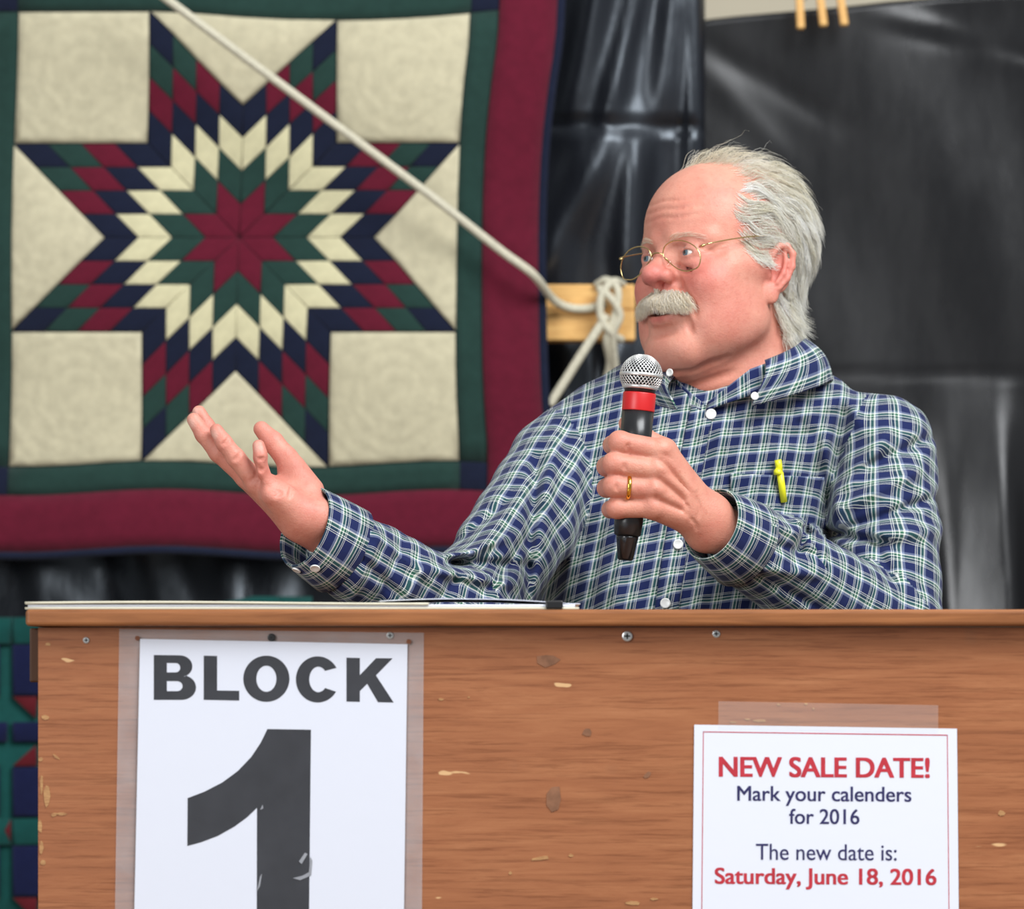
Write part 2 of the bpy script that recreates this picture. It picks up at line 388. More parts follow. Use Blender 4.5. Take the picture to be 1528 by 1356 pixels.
V = np.array([W(x, y+float(np.interp(x, [100, 330, 365, 480], [0, -22, -32, -31])), 1.524+.01*math.sin(x/70)+d) for d in (0, .006) for y in (Y0, Y1) for x in np.linspace(X0, X1, 17)])-LQ
i = np.arange(68).reshape(2, 2, 17); Q = [np.stack([i[0, 1, :-1], i[0, 1, 1:], i[0, 0, 1:], i[0, 0, :-1]], -1), np.stack([i[1, 0, :-1], i[1, 0, 1:], i[1, 1, 1:], i[1, 1, :-1]], -1),
     np.stack([i[0, 0, :-1], i[0, 0, 1:], i[1, 0, 1:], i[1, 0, :-1]], -1), np.stack([i[1, 1, :-1], i[1, 1, 1:], i[0, 1, 1:], i[0, 1, :-1]], -1), np.array([[i[0, 0, 0], i[1, 0, 0], i[1, 1, 0], i[0, 1, 0]], [i[0, 0, 16], i[0, 1, 16], i[1, 1, 16], i[1, 0, 16]]])]
mesh_obj('backing', V, np.vstack(Q), M_teal, lq)
for xb in range(-240, 440, 100):
    for yb in (921, 1221):
        x, y = xb+40+0, yb
        w = 82
        lpatch('strip_patch', [(x-82, y), (x+18, y), (x+18, y+40), (x-82, y+40)], M_teal)
        lpatch('square_patch', [(x-82, y+40), (x, y+40), (x, y+117), (x-82, y+117)], M_royal)
        lpatch('triangle_patch', [(x-38, y+118), (x, y+118), (x-34, y+152)], M_red)
        lpatch('triangle_patch', [(x-44, y+118), (x-82, y+118), (x-46, y+152)], M_red)
        lpatch('strip_patch', [(x-82, y+156), (x+12, y+156), (x+12, y+186), (x-82, y+186)], M_royal)
        lpatch('triangle_patch', [(x-36, y+190), (x, y+222), (x-38, y+222)], M_red)
        lpatch('triangle_patch', [(x-46, y+190), (x-44, y+222), (x-82, y+222)], M_red)
        lpatch('square_patch', [(x-82, y+223), (x, y+223), (x, y+298), (x-82, y+298)], M_royal)
        lpatch('triangle_patch', [(x+16, y+300), (x+16, y+336), (x+6, y+318)], M_red)

# ------------------------------------------------------------------ wooden block with rope, clothespins
def wood(name, c0, c1, scale, rough=.55, stretch=(1, 1, 8), spec=.35):
    m, n, l, b = new_mat(name, c0, rough, spec); f = noise_fac(n, l, scale, 5, .6, stretch=stretch, dist=.6)
    r = ramp(n, [(.3, c0), (.7, c1)]); l.new(f, r.inputs[0]); l.new(r.outputs[0], b.inputs['Base Color']); add_bump(n, l, b, f, .15, .002); return m
M_pine = wood('pale_pine', lin(236, 190, 118), lin(214, 160, 92), 30, stretch=(1, 1, 9)); M_rope = simple('cotton_rope', lin(206, 200, 178), .9, .1, nscale=300, namp=.2, bump=.5, bscale=500)
M_steel = simple('steel', (.55, .55, .56, 1), .35, .5, 1.0)
BY = 1.59
def boxpx(name, x0, y0, x1, y1, Ya, Yb, mat, bev=.003):
    a, b = W(x0, y1, Ya), W(x1, y0, Ya); return box(name, (a[0], Ya, a[2]), (b[0], Yb, b[2]), mat, None, bev)
blk = empty('timber_block', W(874, 508, BY)); tag(blk, 'short pale pine block tied with cord against the black plastic', 'wood block')
a, b = W(800, 462, BY), W(948, 424, BY); c_, d_ = W(803, 508, BY), W(948, 460, BY)
attach(box('board', (a[0], BY, a[2]), (b[0], 1.655, b[2]), M_pine, None, .003), blk)
attach(box('board', (c_[0], BY+.002, c_[2]), (d_[0], 1.655, d_[2]-.001), M_pine, None, .003), blk)
def rope(name, pts, r, label, n=60):
    P = catmull([W(*p) for p in pts], n); th = np.linspace(0, n*.9, n); v, f = tube(P, r, 8)
    o = mesh_obj(name, v, f, M_rope); tag(o, label, 'rope'); return o
rope('hoist_rope', [(200, -38, 1.42), (430, 134, 1.46), (640, 290, 1.49), (745, 372, 1.505), (795, 409, 1.510), (825, 446, 1.560), (850, 459, 1.580), (880, 460, 1.580), (905, 452, 1.576)], .0062, 'straight white cord running diagonally across the star quilt', 90)
rope('cord', [(905, 470, 1.565), (893, 490, 1.563), (870, 525, 1.56), (845, 565, 1.56), (820, 604, 1.56)], .0066, 'loose end of white cord hanging below the pine block')
kn = [[(890, 425, 1.585), (905, 418, 1.573), (922, 432, 1.567), (918, 470, 1.565), (905, 505, 1.571), (910, 540, 1.595), (902, 575, 1.615)],
      [(930, 424, 1.595), (915, 420, 1.569), (898, 440, 1.561), (896, 470, 1.561), (910, 495, 1.565), (928, 507, 1.585)],
      [(893, 430, 1.567), (912, 445, 1.557), (925, 470, 1.561), (915, 500, 1.569), (918, 545, 1.595), (925, 585, 1.625)]]
parts = [tube(catmull([W(*p) for p in k], 40), .0058, 8) for k in kn]
v, f = join_vf(parts); tag(mesh_obj('knotted_cord', v, f, M_rope), 'knotted bundle of white cord looped around the pine block', 'rope')

def clothespin(px, ytip, lean, lab):
    root = empty('clothespin', W(px, ytip, SY+.03)); tag(root, lab, 'clothespin', 'clothespins on the plastic sheet')
    s = 8960/(8.7); 
    for sd in (-1, 1):
        bm = bm_box(bmesh.new(), (-.0055, -.004, 0), (.0055, .004, .085), .0015, 1)
        for v in bm.verts:
            t = v.co.z/.085; v.co.y += sd*(.0045+.006*max(0, .55-t)); v.co.x += lean*t*.085
        bm_obj('prong', bm, M_pine, root)
    v, f = tube([(x, 0, .045) for x in np.linspace(-.007, .007, 6)], .004, 10); mesh_obj('spring', v, f, M_steel, root)
for px, yt, ln in ((1195, 43, -.05), (1229, 39, -.12), (1260, 38, -.14)):
    clothespin(px, yt, ln, {1195: 'wooden clothespin of the three nearest the shiny plastic sheet', 1229: 'wooden clothespin hanging between the two other clothespins', 1260: 'wooden clothespin of the three farthest from the shiny plastic sheet'}[px])
tag(mesh_obj('clothesline', *tube([W(x, -34-x*.004, SY+.03) for x in (700, 1000, 1300, 1700, 2500)], .003, 6), M_rope), 'thin white line above the matte black plastic sheet', 'line')

# ------------------------------------------------------------------ lectern
LY = -0.78
def lectern_wood():
    m, n, l, b = new_mat('worn_brown_plywood', lin(170, 105, 65), .42, .35)
    f1 = noise_fac(n, l, 6, 8, .7, stretch=(1, 1, 10), dist=.5)
    r1 = ramp(n, [(.2, lin(138, 86, 56)), (.45, lin(156, 98, 64)), (.6, lin(165, 107, 71)), (.8, lin(178, 120, 83))]); l.new(f1, r1.inputs[0])
    f2 = noise_fac(n, l, 130, 5, .7, stretch=(.09, 1, 2.4), dist=.4); r2 = ramp(n, [(.36, (.62, .56, .52, 1)), (.5, (1, 1, 1, 1))]); l.new(f2, r2.inputs[0])
    mx = N(n, 'ShaderNodeMixRGB', blend_type='MULTIPLY', i_0=.75); l.new(r1.outputs[0], mx.inputs[1]); l.new(r2.outputs[0], mx.inputs[2])
    f3 = noise_fac(n, l, 11, 3, .5, stretch=(1, 1, .8)); r3 = ramp(n, [(.70, (0, 0, 0, 1)), (.80, (.45, .45, .45, 1))]); l.new(f3, r3.inputs[0])
    mx2 = N(n, 'ShaderNodeMixRGB', blend_type='MIX'); l.new(r3.outputs[0], mx2.inputs[0]); l.new(mx.outputs[0], mx2.inputs[1]); mx2.inputs[2].default_value = lin(120, 92, 72)
    f4 = noise_fac(n, l, 26, 2, .4, stretch=(.7, 1, 2.5)); r4 = ramp(n, [(.755, (0, 0, 0, 1)), (.77, (1, 1, 1, 1))]); l.new(f4, r4.inputs[0])
    mx3 = N(n, 'ShaderNodeMixRGB', blend_type='MIX'); l.new(r4.outputs[0], mx3.inputs[0]); l.new(mx2.outputs[0], mx3.inputs[1]); mx3.inputs[2].default_value = lin(214, 172, 124)
    l.new(mx3.outputs[0], b.inputs['Base Color']); add_bump(n, l, b, f2, .25, .001); return m
M_lect = lectern_wood(); M_ledge = wood('worn_top_edge', lin(122, 74, 42), lin(162, 104, 62), 14, .45, (.6, 1, 9)); M_dark = wood('dark_stained_wood', lin(72, 44, 24), lin(92, 58, 34), 12, .5, (6, 6, .6))
ZT = W(0, 909, -.80)[2]; xl = W(57, 0, LY)[0]; xr = W(1700, 0, LY)[0]; zt = W(0, 936, LY)[2]
lec = empty('lectern', ((xl+xr)/2, -.57, 0)); tag(lec, 'wide worn brown plywood auction lectern with paper signs on its front', 'lectern')
L_ = lambda o: attach(o, lec)
bm = bm_box(bmesh.new(), (xl, LY, 0), (xr, LY+.012, zt))
fp = L_(bm_obj('front_panel', bm, M_lect))
xt0 = W(38, 0, -.80)[0]
L_(box('top_board', (xt0, -.80, W(0, 934, -.80)[2]), (xr+.012, -.34, ZT), M_ledge, None, .004, 3))
L_(box('side_panel', (xl+.004, LY+.012, 0), (xl+.022, -.36, zt-.001), M_lect)); L_(box('side_panel', (xr-.022, LY+.012, 0), (xr-.004, -.36, zt-.001), M_lect))
L_(box('side_rail', (xt0+.001, LY+.02, W(0, 1018, LY)[2]), (xl+.003, -.345, zt-.0005), M_dark, None, .002)); L_(box('side_rail', (xr-.003, LY+.02, W(0, 1018, LY)[2]), (xr+.011, -.345, zt-.0005), M_dark, None, .002))
# splintered left edge of the front panel: raw pale chips
M_chip = wood('raw_splintered_wood', lin(194, 150, 100), lin(150, 104, 66), 90); rr = random.Random(3)
def chip(px, py, w, h, ang=0):
    c = W(px, py, LY-.0004); k = 7; V = []
    for i in range(k):
        a = 2*math.pi*i/k; r = .7+.5*rr.random(); x, z = math.cos(a)*w*r/1440, math.sin(a)*h*r/1440; ca, sa = math.cos(ang), math.sin(ang); V.append((c[0]+x*ca-z*sa, LY-.0006, c[2]+x*sa+z*ca))
    V += [(p[0], LY+.001, p[2]) for p in V]; Fc = [tuple(range(k))]+[((i+1) % k, i, k+i, k+(i+1) % k) for i in range(k)]
    return mesh_obj('splinter', V, Fc, M_chip, None, False)
for p in [(61, 1133, 4, 4), (84, 1129, 6, 2, -.6), (68, 1070, 6, 4), (62, 1170, 3, 14), (70, 1188, 5, 16), (80, 1215, 5, 3), (92, 1214, 9, 2.5), (62, 1265, 3, 10), (64, 1287, 4, 4), (60, 1232, 3, 12), (72, 961, 4, 3),
          (808, 1280, 14, 3, .15), (852, 1276, 5, 2.5), (762, 1302, 3, 2.5), (944, 1347, 12, 3), (976, 1341, 7, 2), (658, 1043, 5, 2), (1134, 1075, 12, 2), (1116, 1073, 5, 1.5), (1203, 1050, 3, 2), (1162, 1051, 3, 2), (1214, 1057, 2, 2), (1494, 1213, 6, 4), (1094, 1077, 6, 1.5), (700, 1040, 2, 1.5)]:
    L_(chip(*p))
M_stain = simple('dark_smudge', lin(132, 92, 68), .5, .3, nscale=90, namp=.25)
for p in [(826, 1192, 13, 22), (818, 984, 16, 10), (966, 1156, 6, 4, .6), (876, 1092, 8, 7)]:
    o = chip(*p); o.name = 'stain'; o.data.materials[0] = M_stain; L_(o)
M_scr = simple('zinc_screw', (.62, .63, .62, 1), .35, .5, .8); M_scrd = simple('black_screw', (.05, .05, .05, 1), .4, .5, .6)
def screw(px, py, r, mat, proud=.0015):
    o3 = W(px, py, LY-proud); parts = [lathe([(0, r*.75/1440), (.0004, r*.95/1440), (.0010, r/1440), (proud+.004, r*.5/1440)], o3, (0, 1, 0), 14)]
    o = mesh_obj('screw', *join_vf(parts), mat, None, False); L_(o)
    bm = bmesh.new(); q = r*.55/1440
    for w, h in ((q, q*.28), (q*.28, q)): bm_box(bm, (o3[0]-w, o3[1]-.0002, o3[2]-h), (o3[0]+w, o3[1]+.0003, o3[2]+h))
    c = bm_obj('cross_slot', bm, M_scrd, None); c.parent = o
screw(128.5, 955, 5, M_scr); screw(936, 949, 8, M_scr, .003); screw(1069, 945.5, 6, M_scr); screw(582, 948, 5.5, M_scr, .0022); screw(405, 951, 6, M_scrd, .004)

# ------------------------------------------------------------------ signs on the lectern
def paper_mat(name, col, rough=.6):
    m, n, l, b = new_mat(name, col, rough, .3); add_bump(n, l, b, noise_fac(n, l, 40, 4), .08, .002); return m
M_paper = paper_mat('white_paper', lin(222, 225, 236)); M_ink = simple('black_print', lin(54, 55, 60), .55, .3, nscale=30, namp=.15); M_inkb = simple('navy_print', lin(48, 46, 92), .6, .3); M_inkr = simple('red_print', lin(186, 50, 62), .6, .3)
m, n, l, b = new_mat('clear_lamination', (.80, .80, .82, 1), .22, .5); 
tb = n.new('ShaderNodeBsdfTransparent'); mxs = n.new('ShaderNodeMixShader'); f = noise_fac(n, l, 18, 5, .6); r = ramp(n, [(.3, (.88, .88, .88, 1)), (.75, (.78, .78, .78, 1))]); l.new(f, r.inputs[0]); l.new(r.outputs[0], mxs.inputs[0])
l.new(b.outputs[0], mxs.inputs[1]); l.new(tb.outputs[0], mxs.inputs[2]); l.new(mxs.outputs[0], n['Material Output'].inputs[0]); add_bump(n, l, b, noise_fac(n, l, 60, 3), .15, .003); M_lam = m
m, n, l, b = new_mat('clear_tape', (.85, .85, .84, 1), .15, .5); tb = n.new('ShaderNodeBsdfTransparent'); mxs = N(n, 'ShaderNodeMixShader', i_0=.93); l.new(b.outputs[0], mxs.inputs[1]); l.new(tb.outputs[0], mxs.inputs[2]); l.new(mxs.outputs[0], n['Material Output'].inputs[0]); M_tape = m
m, n, l, b = new_mat('clear_film'); tb = n.new('ShaderNodeBsdfTransparent'); gl = n.new('ShaderNodeBsdfGlossy'); gl.inputs['Roughness'].default_value = .12; mxs = N(n, 'ShaderNodeMixShader', i_0=.02); l.new(tb.outputs[0], mxs.inputs[1]); l.new(gl.outputs[0], mxs.inputs[2]); l.new(mxs.outputs[0], n['Material Output'].inputs[0]); M_film = m
def slab(name, quad, Y, th, mat, curl=0):
    V = [W(x, y, Y) for x, y in quad]; V += [v+np.array([0, th, 0]) for v in V]
    return mesh_obj(name, V, [(3, 2, 1, 0), (4, 5, 6, 7)]+[(i, (i+1) % 4, 4+(i+1) % 4, 4+i) for i in range(4)], mat, None, False)
def shape_print(name, loops, Y, mat):
    cu = bpy.data.curves.new(name, 'CURVE'); cu.dimensions = '2D'; cu.fill_mode = 'BOTH'; cu.extrude = .00008
    for lp in loops:
        sp = cu.splines.new('POLY'); sp.points.add(len(lp)-1); sp.use_cyclic_u = True
        for pt, (x, y) in zip(sp.points, lp):
            p = W(x, y, Y); pt.co = (p[0], p[2], 0, 1)
    o = bpy.data.objects.new(name, cu); COL.objects.link(o); dg = bpy.context.evaluated_depsgraph_get(); me = bpy.data.meshes.new_from_object(o.evaluated_get(dg))
    bpy.data.objects.remove(o); me.name = name; me.materials.clear(); me.materials.append(mat)
    for v in me.vertices: v.co = (v.co.x, Y-v.co.z, v.co.y)
    o = bpy.data.objects.new(name, me); COL.objects.link(o); return o
x_per = 1.0
def text_print(name, s, cx, base_y, width, height, mat, bold, Y, tilt=.0):
    cu = bpy.data.curves.new(name, 'FONT'); cu.body = s; cu.align_x = 'LEFT'; cu.extrude = .004; cu.fill_mode = 'BOTH'
    o = bpy.data.objects.new(name, cu); COL.objects.link(o); dg = bpy.context.evaluated_depsgraph_get(); me = bpy.data.meshes.new_from_object(o.evaluated_get(dg)); bpy.data.objects.remove(o)
    bw = bold*x_per; v0 = np.array([v.co for v in me.vertices]); f0 = [tuple(p.vertices) for p in me.polygons]; me = bpy.data.meshes.new(name); vv, ff = join_vf([(v0+np.array([dx*bw, dz*bw*.5, 0]), f0) for dx, dz in (((-1, -1), (1, -1), (0, 0), (-1, 1), (1, 1)) if bold else ((0, 0),))]); lay = np.arange(len(vv))//len(v0); me.from_pydata(vv.tolist(), [], ff)
    co = np.array([v.co for v in me.vertices]); x0, x1 = co[:, 0].min(), co[:, 0].max(); cap = .69
    for v in me.vertices:
        x = cx+((v.co.x-x0)/(x1-x0)-.5)*width; y = base_y-v.co.y/cap*height+(x-cx)*tilt; p = W(x, y, Y); v.co = (p[0], Y-.0001*(1 if v.co.z > 0 else -1)-.00004*lay[v.index], p[2])
    me.name = name; me.materials.clear(); me.materials.append(mat); o = bpy.data.objects.new(name, me); COL.objects.link(o); return o
s1 = slab('lot_sign', [(209, 953), (608, 961), (600, 1574), (196, 1570)], LY-.0030, .0006, M_paper); tag(s1, 'laminated white sign printed BLOCK 1 on the lectern front', 'sign')
sy = LY-.0031
arc = lambda cx, cy, rx, ry, a0, a1, n=22: [(cx+rx*math.cos(math.radians(a0+(a1-a0)*i/n)), cy-ry*math.sin(math.radians(a0+(a1-a0)*i/n))) for i in range(n+1)]
Bo = [(229.5, 977)]+[(268, 977.5)]+arc(268, 994, 19, 16.5, 90, -70)+arc(271, 1025.5, 21.5, 18.5, 75, -90)+[(229.5, 1044)]
Bi1 = [(249, 989)]+arc(262, 996, 7, 7, 90, -90, 10)+[(249, 1003)]; Bi2 = [(249, 1016)]+arc(264, 1023.5, 8.5, 7.5, 90, -90, 10)+[(249, 1031)]
Lo = [(304, 978), (324, 978.5), (324, 1030), (357, 1030.5), (357, 1045), (304, 1044)]
Oo = arc(397.5, 1012.5, 34.5, 34.5, 0, 359, 40); Oi = arc(397.5, 1012.5, 15, 19.5, 0, 359, 30)
Co = arc(473.5, 1013.5, 32.5, 34.5, 28, 330, 40)[:]+arc(474.5, 1013.5, 14, 19, 320, 40, 30); Co = arc(474, 1013.5, 32.5, 34.5, 30, 328, 40)+arc(475, 1013.5, 13.5, 19, 318, 42, 30)
Ko = [(517, 981), (537, 981.5), (537, 1007), (561, 981.8), (586, 982), (561, 1007.5), (587.5, 1048), (564, 1047.5), (548, 1020), (537, 1031), (537, 1047), (517, 1046.5)]
lt = [attach(shape_print('letter', lp, sy, M_ink), s1) for lp in ([Bo, Bi1, Bi2], [Lo], [Oo, Oi], [Co], [Ko])]
One = [(399, 1087.5), (464, 1088.5), (460, 1480), (383, 1479), (383.5, 1205)]+[(369, 1219), (350, 1233), (325, 1247), (300, 1256.5), (279.5, 1262), (280, 1190.5), (305, 1181), (332, 1167), (355, 1150), (375, 1129), (389, 1108)]
attach(shape_print('numeral', [One], sy, M_ink), s1)
lam = slab('lamination', [(178, 938), (632.5, 944), (628, 1600), (168, 1596)], LY-.0036, .0003, M_film); attach(lam, s1)
lamb = slab('lamination', [(178, 938), (632.5, 944), (628, 1600), (168, 1596)], LY-.0010, .0003, M_lam); attach(lamb, s1)
M_hole = simple('punched_hole', lin(120, 70, 42), .6)
for hx, hy_ in ((205, 952), (610, 957)):
    attach(mesh_obj('hole', *lathe([(0, 3.6/1440), (.0002, 3.6/1440)], W(hx, hy_, LY-.0037), (0, 1, 0), 14), M_hole, None, False), s1)
M_glare = simple('painted_film_glare', lin(150, 152, 158), .3, .5)  # pale grey shapes paint glare onto the sign's clear film
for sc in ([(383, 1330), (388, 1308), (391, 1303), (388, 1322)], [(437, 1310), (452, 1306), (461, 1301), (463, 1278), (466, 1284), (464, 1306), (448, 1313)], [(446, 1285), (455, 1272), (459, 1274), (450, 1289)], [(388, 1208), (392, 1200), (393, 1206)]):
    attach(shape_print('glare_patch', [sc], LY-.0037, M_glare), s1)
s2 = slab('notice', [(1036, 1081), (1428, 1087), (1431, 1398), (1033, 1394)], LY-.0012, .0005, M_paper); tag(s2, 'white paper notice about a new sale date taped to the lectern', 'notice')
ny_ = LY-.0013
for q in ([(1049, 1091), (1414, 1096), (1414, 1097.6), (1049, 1092.4)], [(1049, 1091), (1050.2, 1091), (1047.5, 1384), (1046.3, 1384)], [(1413, 1096), (1414.2, 1096), (1417, 1389), (1415.8, 1389)], [(1046.3, 1383), (1417, 1388), (1417, 1389.3), (1046.3, 1384.4)]):
    attach(shape_print('border_line', [q], ny_, M_inkr), s2)
for nm, s, cx, by, w, h, mt, bd in (('text_line', 'NEW SALE DATE!', 1230, 1159, 315, 29, M_inkr, .030), ('text_line', 'Mark your calenders', 1230, 1195, 260, 22, M_inkb, .014), ('text_line', 'for 2016', 1230, 1229, 105, 22, M_inkb, .014),
        ('text_line', 'The new date is:', 1233, 1283, 210, 24, M_inkb, .004), ('text_line', 'Saturday, June 18, 2016', 1232, 1319, 331, 23.5, M_inkr, .024)):
    attach(text_print(nm, s, cx, by, w, h, mt, bd, ny_, .006), s2)
attach(slab('tape', [(1072, 1046), (1400, 1052), (1400, 1094), (1072, 1088)], LY-.0017, .0001, M_tape), s2)

# ------------------------------------------------------------------ papers on the lectern top
M_card = simple('cream_card', lin(214, 208, 186), .6, .3, nscale=20, namp=.06)
def leaf(name, x0, x1, ya, yb, z0, z1, mat, warp, nx=26, ny=8):
    xs, ys = np.linspace(x0, x1, nx+1), np.linspace(ya, yb, ny+1); V = []
    for zz in (z1, z0):
        for y in ys:
            for x in xs: V.append((x, y, zz+warp((x-x0)/(x1-x0), (y-ya)/(yb-ya))))
    i = np.arange((nx+1)*(ny+1)).reshape(ny+1, nx+1); q = np.stack([i[:-1, :-1], i[:-1, 1:], i[1:, 1:], i[1:, :-1]], -1).reshape(-1, 4); n = i.size
    rim = np.concatenate([i[0, :], i[1:, -1], i[-1, ::-1][1:], i[::-1, 0][1:-1]]); r2 = np.roll(rim, -1)
    return mesh_obj(name, V, np.vstack([q, q[:, ::-1]+n, np.stack([rim, rim+n, r2+n, r2], 1)]), mat, None, False)
X = lambda px: W(px, 0, -.79)[0]
fo = empty('folder', (X(420), -.65, ZT)); tag(fo, 'flat cream folder of papers lying along the lectern edge', 'folder')
attach(leaf('cover', X(38), X(864), -.796, -.50, ZT, ZT+.0022, M_card, lambda s, t: 0), fo)
attach(leaf('sheet', X(42), X(858), -.794, -.50, ZT+.0023, ZT+.0052, M_paper, lambda s, t: 0), fo)
attach(leaf('cover', X(38), X(640), -.797, -.50, ZT+.0053, ZT+.0078, M_card, lambda s, t: .0009*math.sin(s*5)), fo)
pp = leaf('loose_paper', X(566), X(866), -.792, -.52, ZT+.0054, ZT+.0062, M_paper, lambda s, t: .0050*math.sin(min(1, s*1.05)*math.pi)**1.0+.0028*max(0, 1-s*2.2)); tag(pp, 'loose white sheet curling up on top of the cream folder', 'paper')
M_blk = simple('black_plastic', (.012, .012, .013, 1), .35, .5)
clp = empty('binder_clip', (X(827), -.79, ZT)); tag(clp, 'small black binder clip gripping the papers on the lectern', 'clip')
attach(box('clip_body', (X(814), -.799, ZT+.0005), (X(840), -.775, ZT+.0092), M_blk, None, .0015), clp)
# ------------------------------------------------------------------ person: head
def Rzxy(y, p, r):
    cy, sy, cp, sp, cr, sr = math.cos(y), math.sin(y), math.cos(p), math.sin(p), math.cos(r), math.sin(r)
    return np.array([[cy, -sy, 0], [sy, cy, 0], [0, 0, 1]])@np.array([[1, 0, 0], [0, cp, -sp], [0, sp, cp]])@np.array([[cr, 0, sr], [0, 1, 0], [-sr, 0, cr]])
HR = Rzxy(*np.radians((-47.5, -2.5, -3.5))); HT = np.array([.2490, .02, 1.5445]); HS = 1.025e-3
def H2W(P): return (np.asarray(P, float)*HS)@HR.T+HT
def W2H(P): return ((np.asarray(P, float)-HT)@HR)/HS
def hpix(px, py, axis, val):       # pixel ray meets the plane local[axis] = val, in head millimetres
    c = W2H(np.array([0, CAM_Y, CAM_Z])); d = W2H(W(px, py, 0))-c; t = (val-c[axis])/d[axis]; return c+d*t
Hd = Field((-98, -142, -175), (98, 120, 142), 1.6)
E, C = Hd.ell, Hd.cone
E((0, 8, 46), (75, 99, 84), 5); E((0, -36, 50), (65, 60, 66), 25)
E((0, -44, -22), (60, 54, 76), 25)
for s in (1, -1):
    E((s*43, -66, -20), (25, 27, 27), 18)                      # cheek
    C((s*58, -48, 2), (s*68, -8, 2), 13, 12, 14)               # cheekbone to ear
    C((s*53, -16, -60), (s*20, -78, -92), 20, 22, 24)          # jaw
    E((s*45, -50, -64), (25, 34, 34), 22)                      # jowl
    E((s*54, -30, -34), (18, 36, 46), 22)                      # side of the jaw
E((0, -78, -91), (31, 25, 21), 14)                              # chin
E((0, -82, -47), (35, 25, 26), 16)                              # muzzle
C((0, 20, -30), (0, 34, -175), 56, 66, 20); C((0, -46, -90), (0, 0, -150), 34, 38, 30); C((0, -4, -95), (0, 22, -175), 46, 60, 24)   # neck and throat
for s in (1, -1):
    C((s*14, -89, 32), (s*46, -70, 31), 9, 10, 12)              # brow ridge
    E((s*33, -101, 15), (18, 14, 11), 12, 'sub')                # socket
    E((s*32, -81, 15), (15.5, 14.2, 13.6), 5)                   # lids
    E((s*31, -88, 1), (15, 7, 5.5), 6)                          # bag below the eye
    C((s*17, -92, 1), (s*44, -83, -5), 1.6, 1.2, 5, 'sub')
    C((s*17, -97, 21.5), (s*46, -82, 19), 1.2, 1.2, 4, 'sub')     # lid crease
    E((s*32, -97, 14.3), (13.6, 8, 3.4), 1.2, 'sub')            # opening between the lids
C((0, -92, 20), (0, -112, -7), 7.5, 10.5, 10)                  # nose
E((0, -115, -9.5), (12, 13, 11), 7)
for s in (1, -1):
    E((s*14, -105, -11.5), (7.6, 11.5, 8.5), 5)
    C((s*24, -98, -12), (s*23, -93, -24), 2, 2.5, 4, 'sub')
    E((s*9.5, -109, -20.5), (5, 7, 5.4), 1.4, 'sub')            # nostril
C((0, -113, -16.5), (0, -106, -23), 4.5, 5, 4)
Hd.chain([(-22, -94, -45), (0, -104, -44), (22, -94, -45)], [5, 6, 5], 8)
Hd.chain([(-22, -91, -59), (-9, -100, -59), (9, -100, -59), (22, -91, -59)], [3.6, 5.4, 5.4, 3.6], 6)
E((0, -104, -51.5), (19, 16, 3.8), 2.5, 'sub'); C((-26, -94, -52), (26, -94, -52), 1.2, 1.2, 3, 'sub')
def crease(pts, depth, r, k=2.5):             # groove that follows the skin
    P = catmull(pts, 3*len(pts))
    for _ in range(6): P = P-Hd.grad(P)*Hd.sample(P)[:, None]
    taper = np.clip(np.minimum(np.arange(len(P)), np.arange(len(P))[::-1])/2.5, 0, 1); P = P+Hd.grad(P)*(r-depth*taper)[:, None]
    Hd.chain(list(P), [r]*len(P), k, 'sub')
for s in (1, -1):
    crease([(s*23, -101, -14), (s*30, -98, -28), (s*37, -88, -44), (s*39, -84, -58)], 2.2, 3.0, 4)     # nose to mouth
    crease([(s*27, -90, -54), (s*32, -86, -66), (s*33, -82, -80)], 1.3, 2.4, 4)
    crease([(s*16, -95, 6), (s*28, -94, -2), (s*44, -84, -1)], .9, 2.0, 3); crease([(s*22, -97, -4), (s*34, -92, -9), (s*46, -82, -10)], .7, 2.0, 3)
    for dz in (10, 4, -2): crease([(s*49, -74, 13+dz*.3), (s*55, -68, 13+dz*.8), (s*61, -58, 12+dz*1.3)], .6, 1.6, 2)
for z in (56, 66, 77): crease([(-46, -80, z+1), (-22, -94, z-1), (0, -98, z+1), (22, -94, z-1), (46, -80, z+2)], .32, 1.8, 2.5)
crease([(-15, -100, -73), (0, -104, -74), (15, -100, -73)], 1.6, 4, 6)
crease([(48, -50, -98), (26, -72, -108), (0, -80, -110), (-26, -72, -108)], .9, 3.5, 6); crease([(44, -34, -118), (20, -52, -126), (-4, -56, -128)], 1.2, 3.2, 5); crease([(50, -10, -130), (28, -34, -140), (0, -44, -142)], 1.0, 3.0, 5)
for s in (1, -1):                                               # ears
    a_, b_ = np.array([s*.40, .917, 0]), np.array([0, .17, .985]); n_ = np.cross(a_, b_)*(1 if s < 0 else 1); n_ = n_*(1 if n_[0]*s > 0 else -1)
    ear = lambda a, b, c: np.array([s*69, -2, -4.])+a*a_+b*b_+c*n_
    RE = np.stack([a_, b_, n_], 1)
    E(ear(12, 4, 1), (16, 27, 4.5), 6, 'add', RE); E(ear(7, -24, 2), (9.5, 13, 5), 5, 'add', RE)
    E(ear(13, 12, 7), (11, 14, 5), 3, 'sub', RE); E(ear(9, -3, 6), (8, 11, 6.5), 3, 'sub', RE)
    Hd.chain([ear(3, 6, 5), ear(3, 20, 6), ear(10, 30, 6.5), ear(19, 30, 7), ear(27, 21, 7), ear(28, 6, 7), ear(24, -8, 6), ear(15, -20, 5)], [2.6, 3.4, 3.6, 3.6, 3.6, 3.4, 3.2, 3], 2.5)
    Hd.chain([ear(17, 24, 5), ear(20, 12, 6), ear(18, -2, 6.5), ear(12, -13, 6)], [2.2, 2.6, 3, 3], 3)
    E(ear(1, -4, 5), (3.5, 5.5, 4.5), 4, 'add', RE)
hv, hq = Hd.mesh(1)

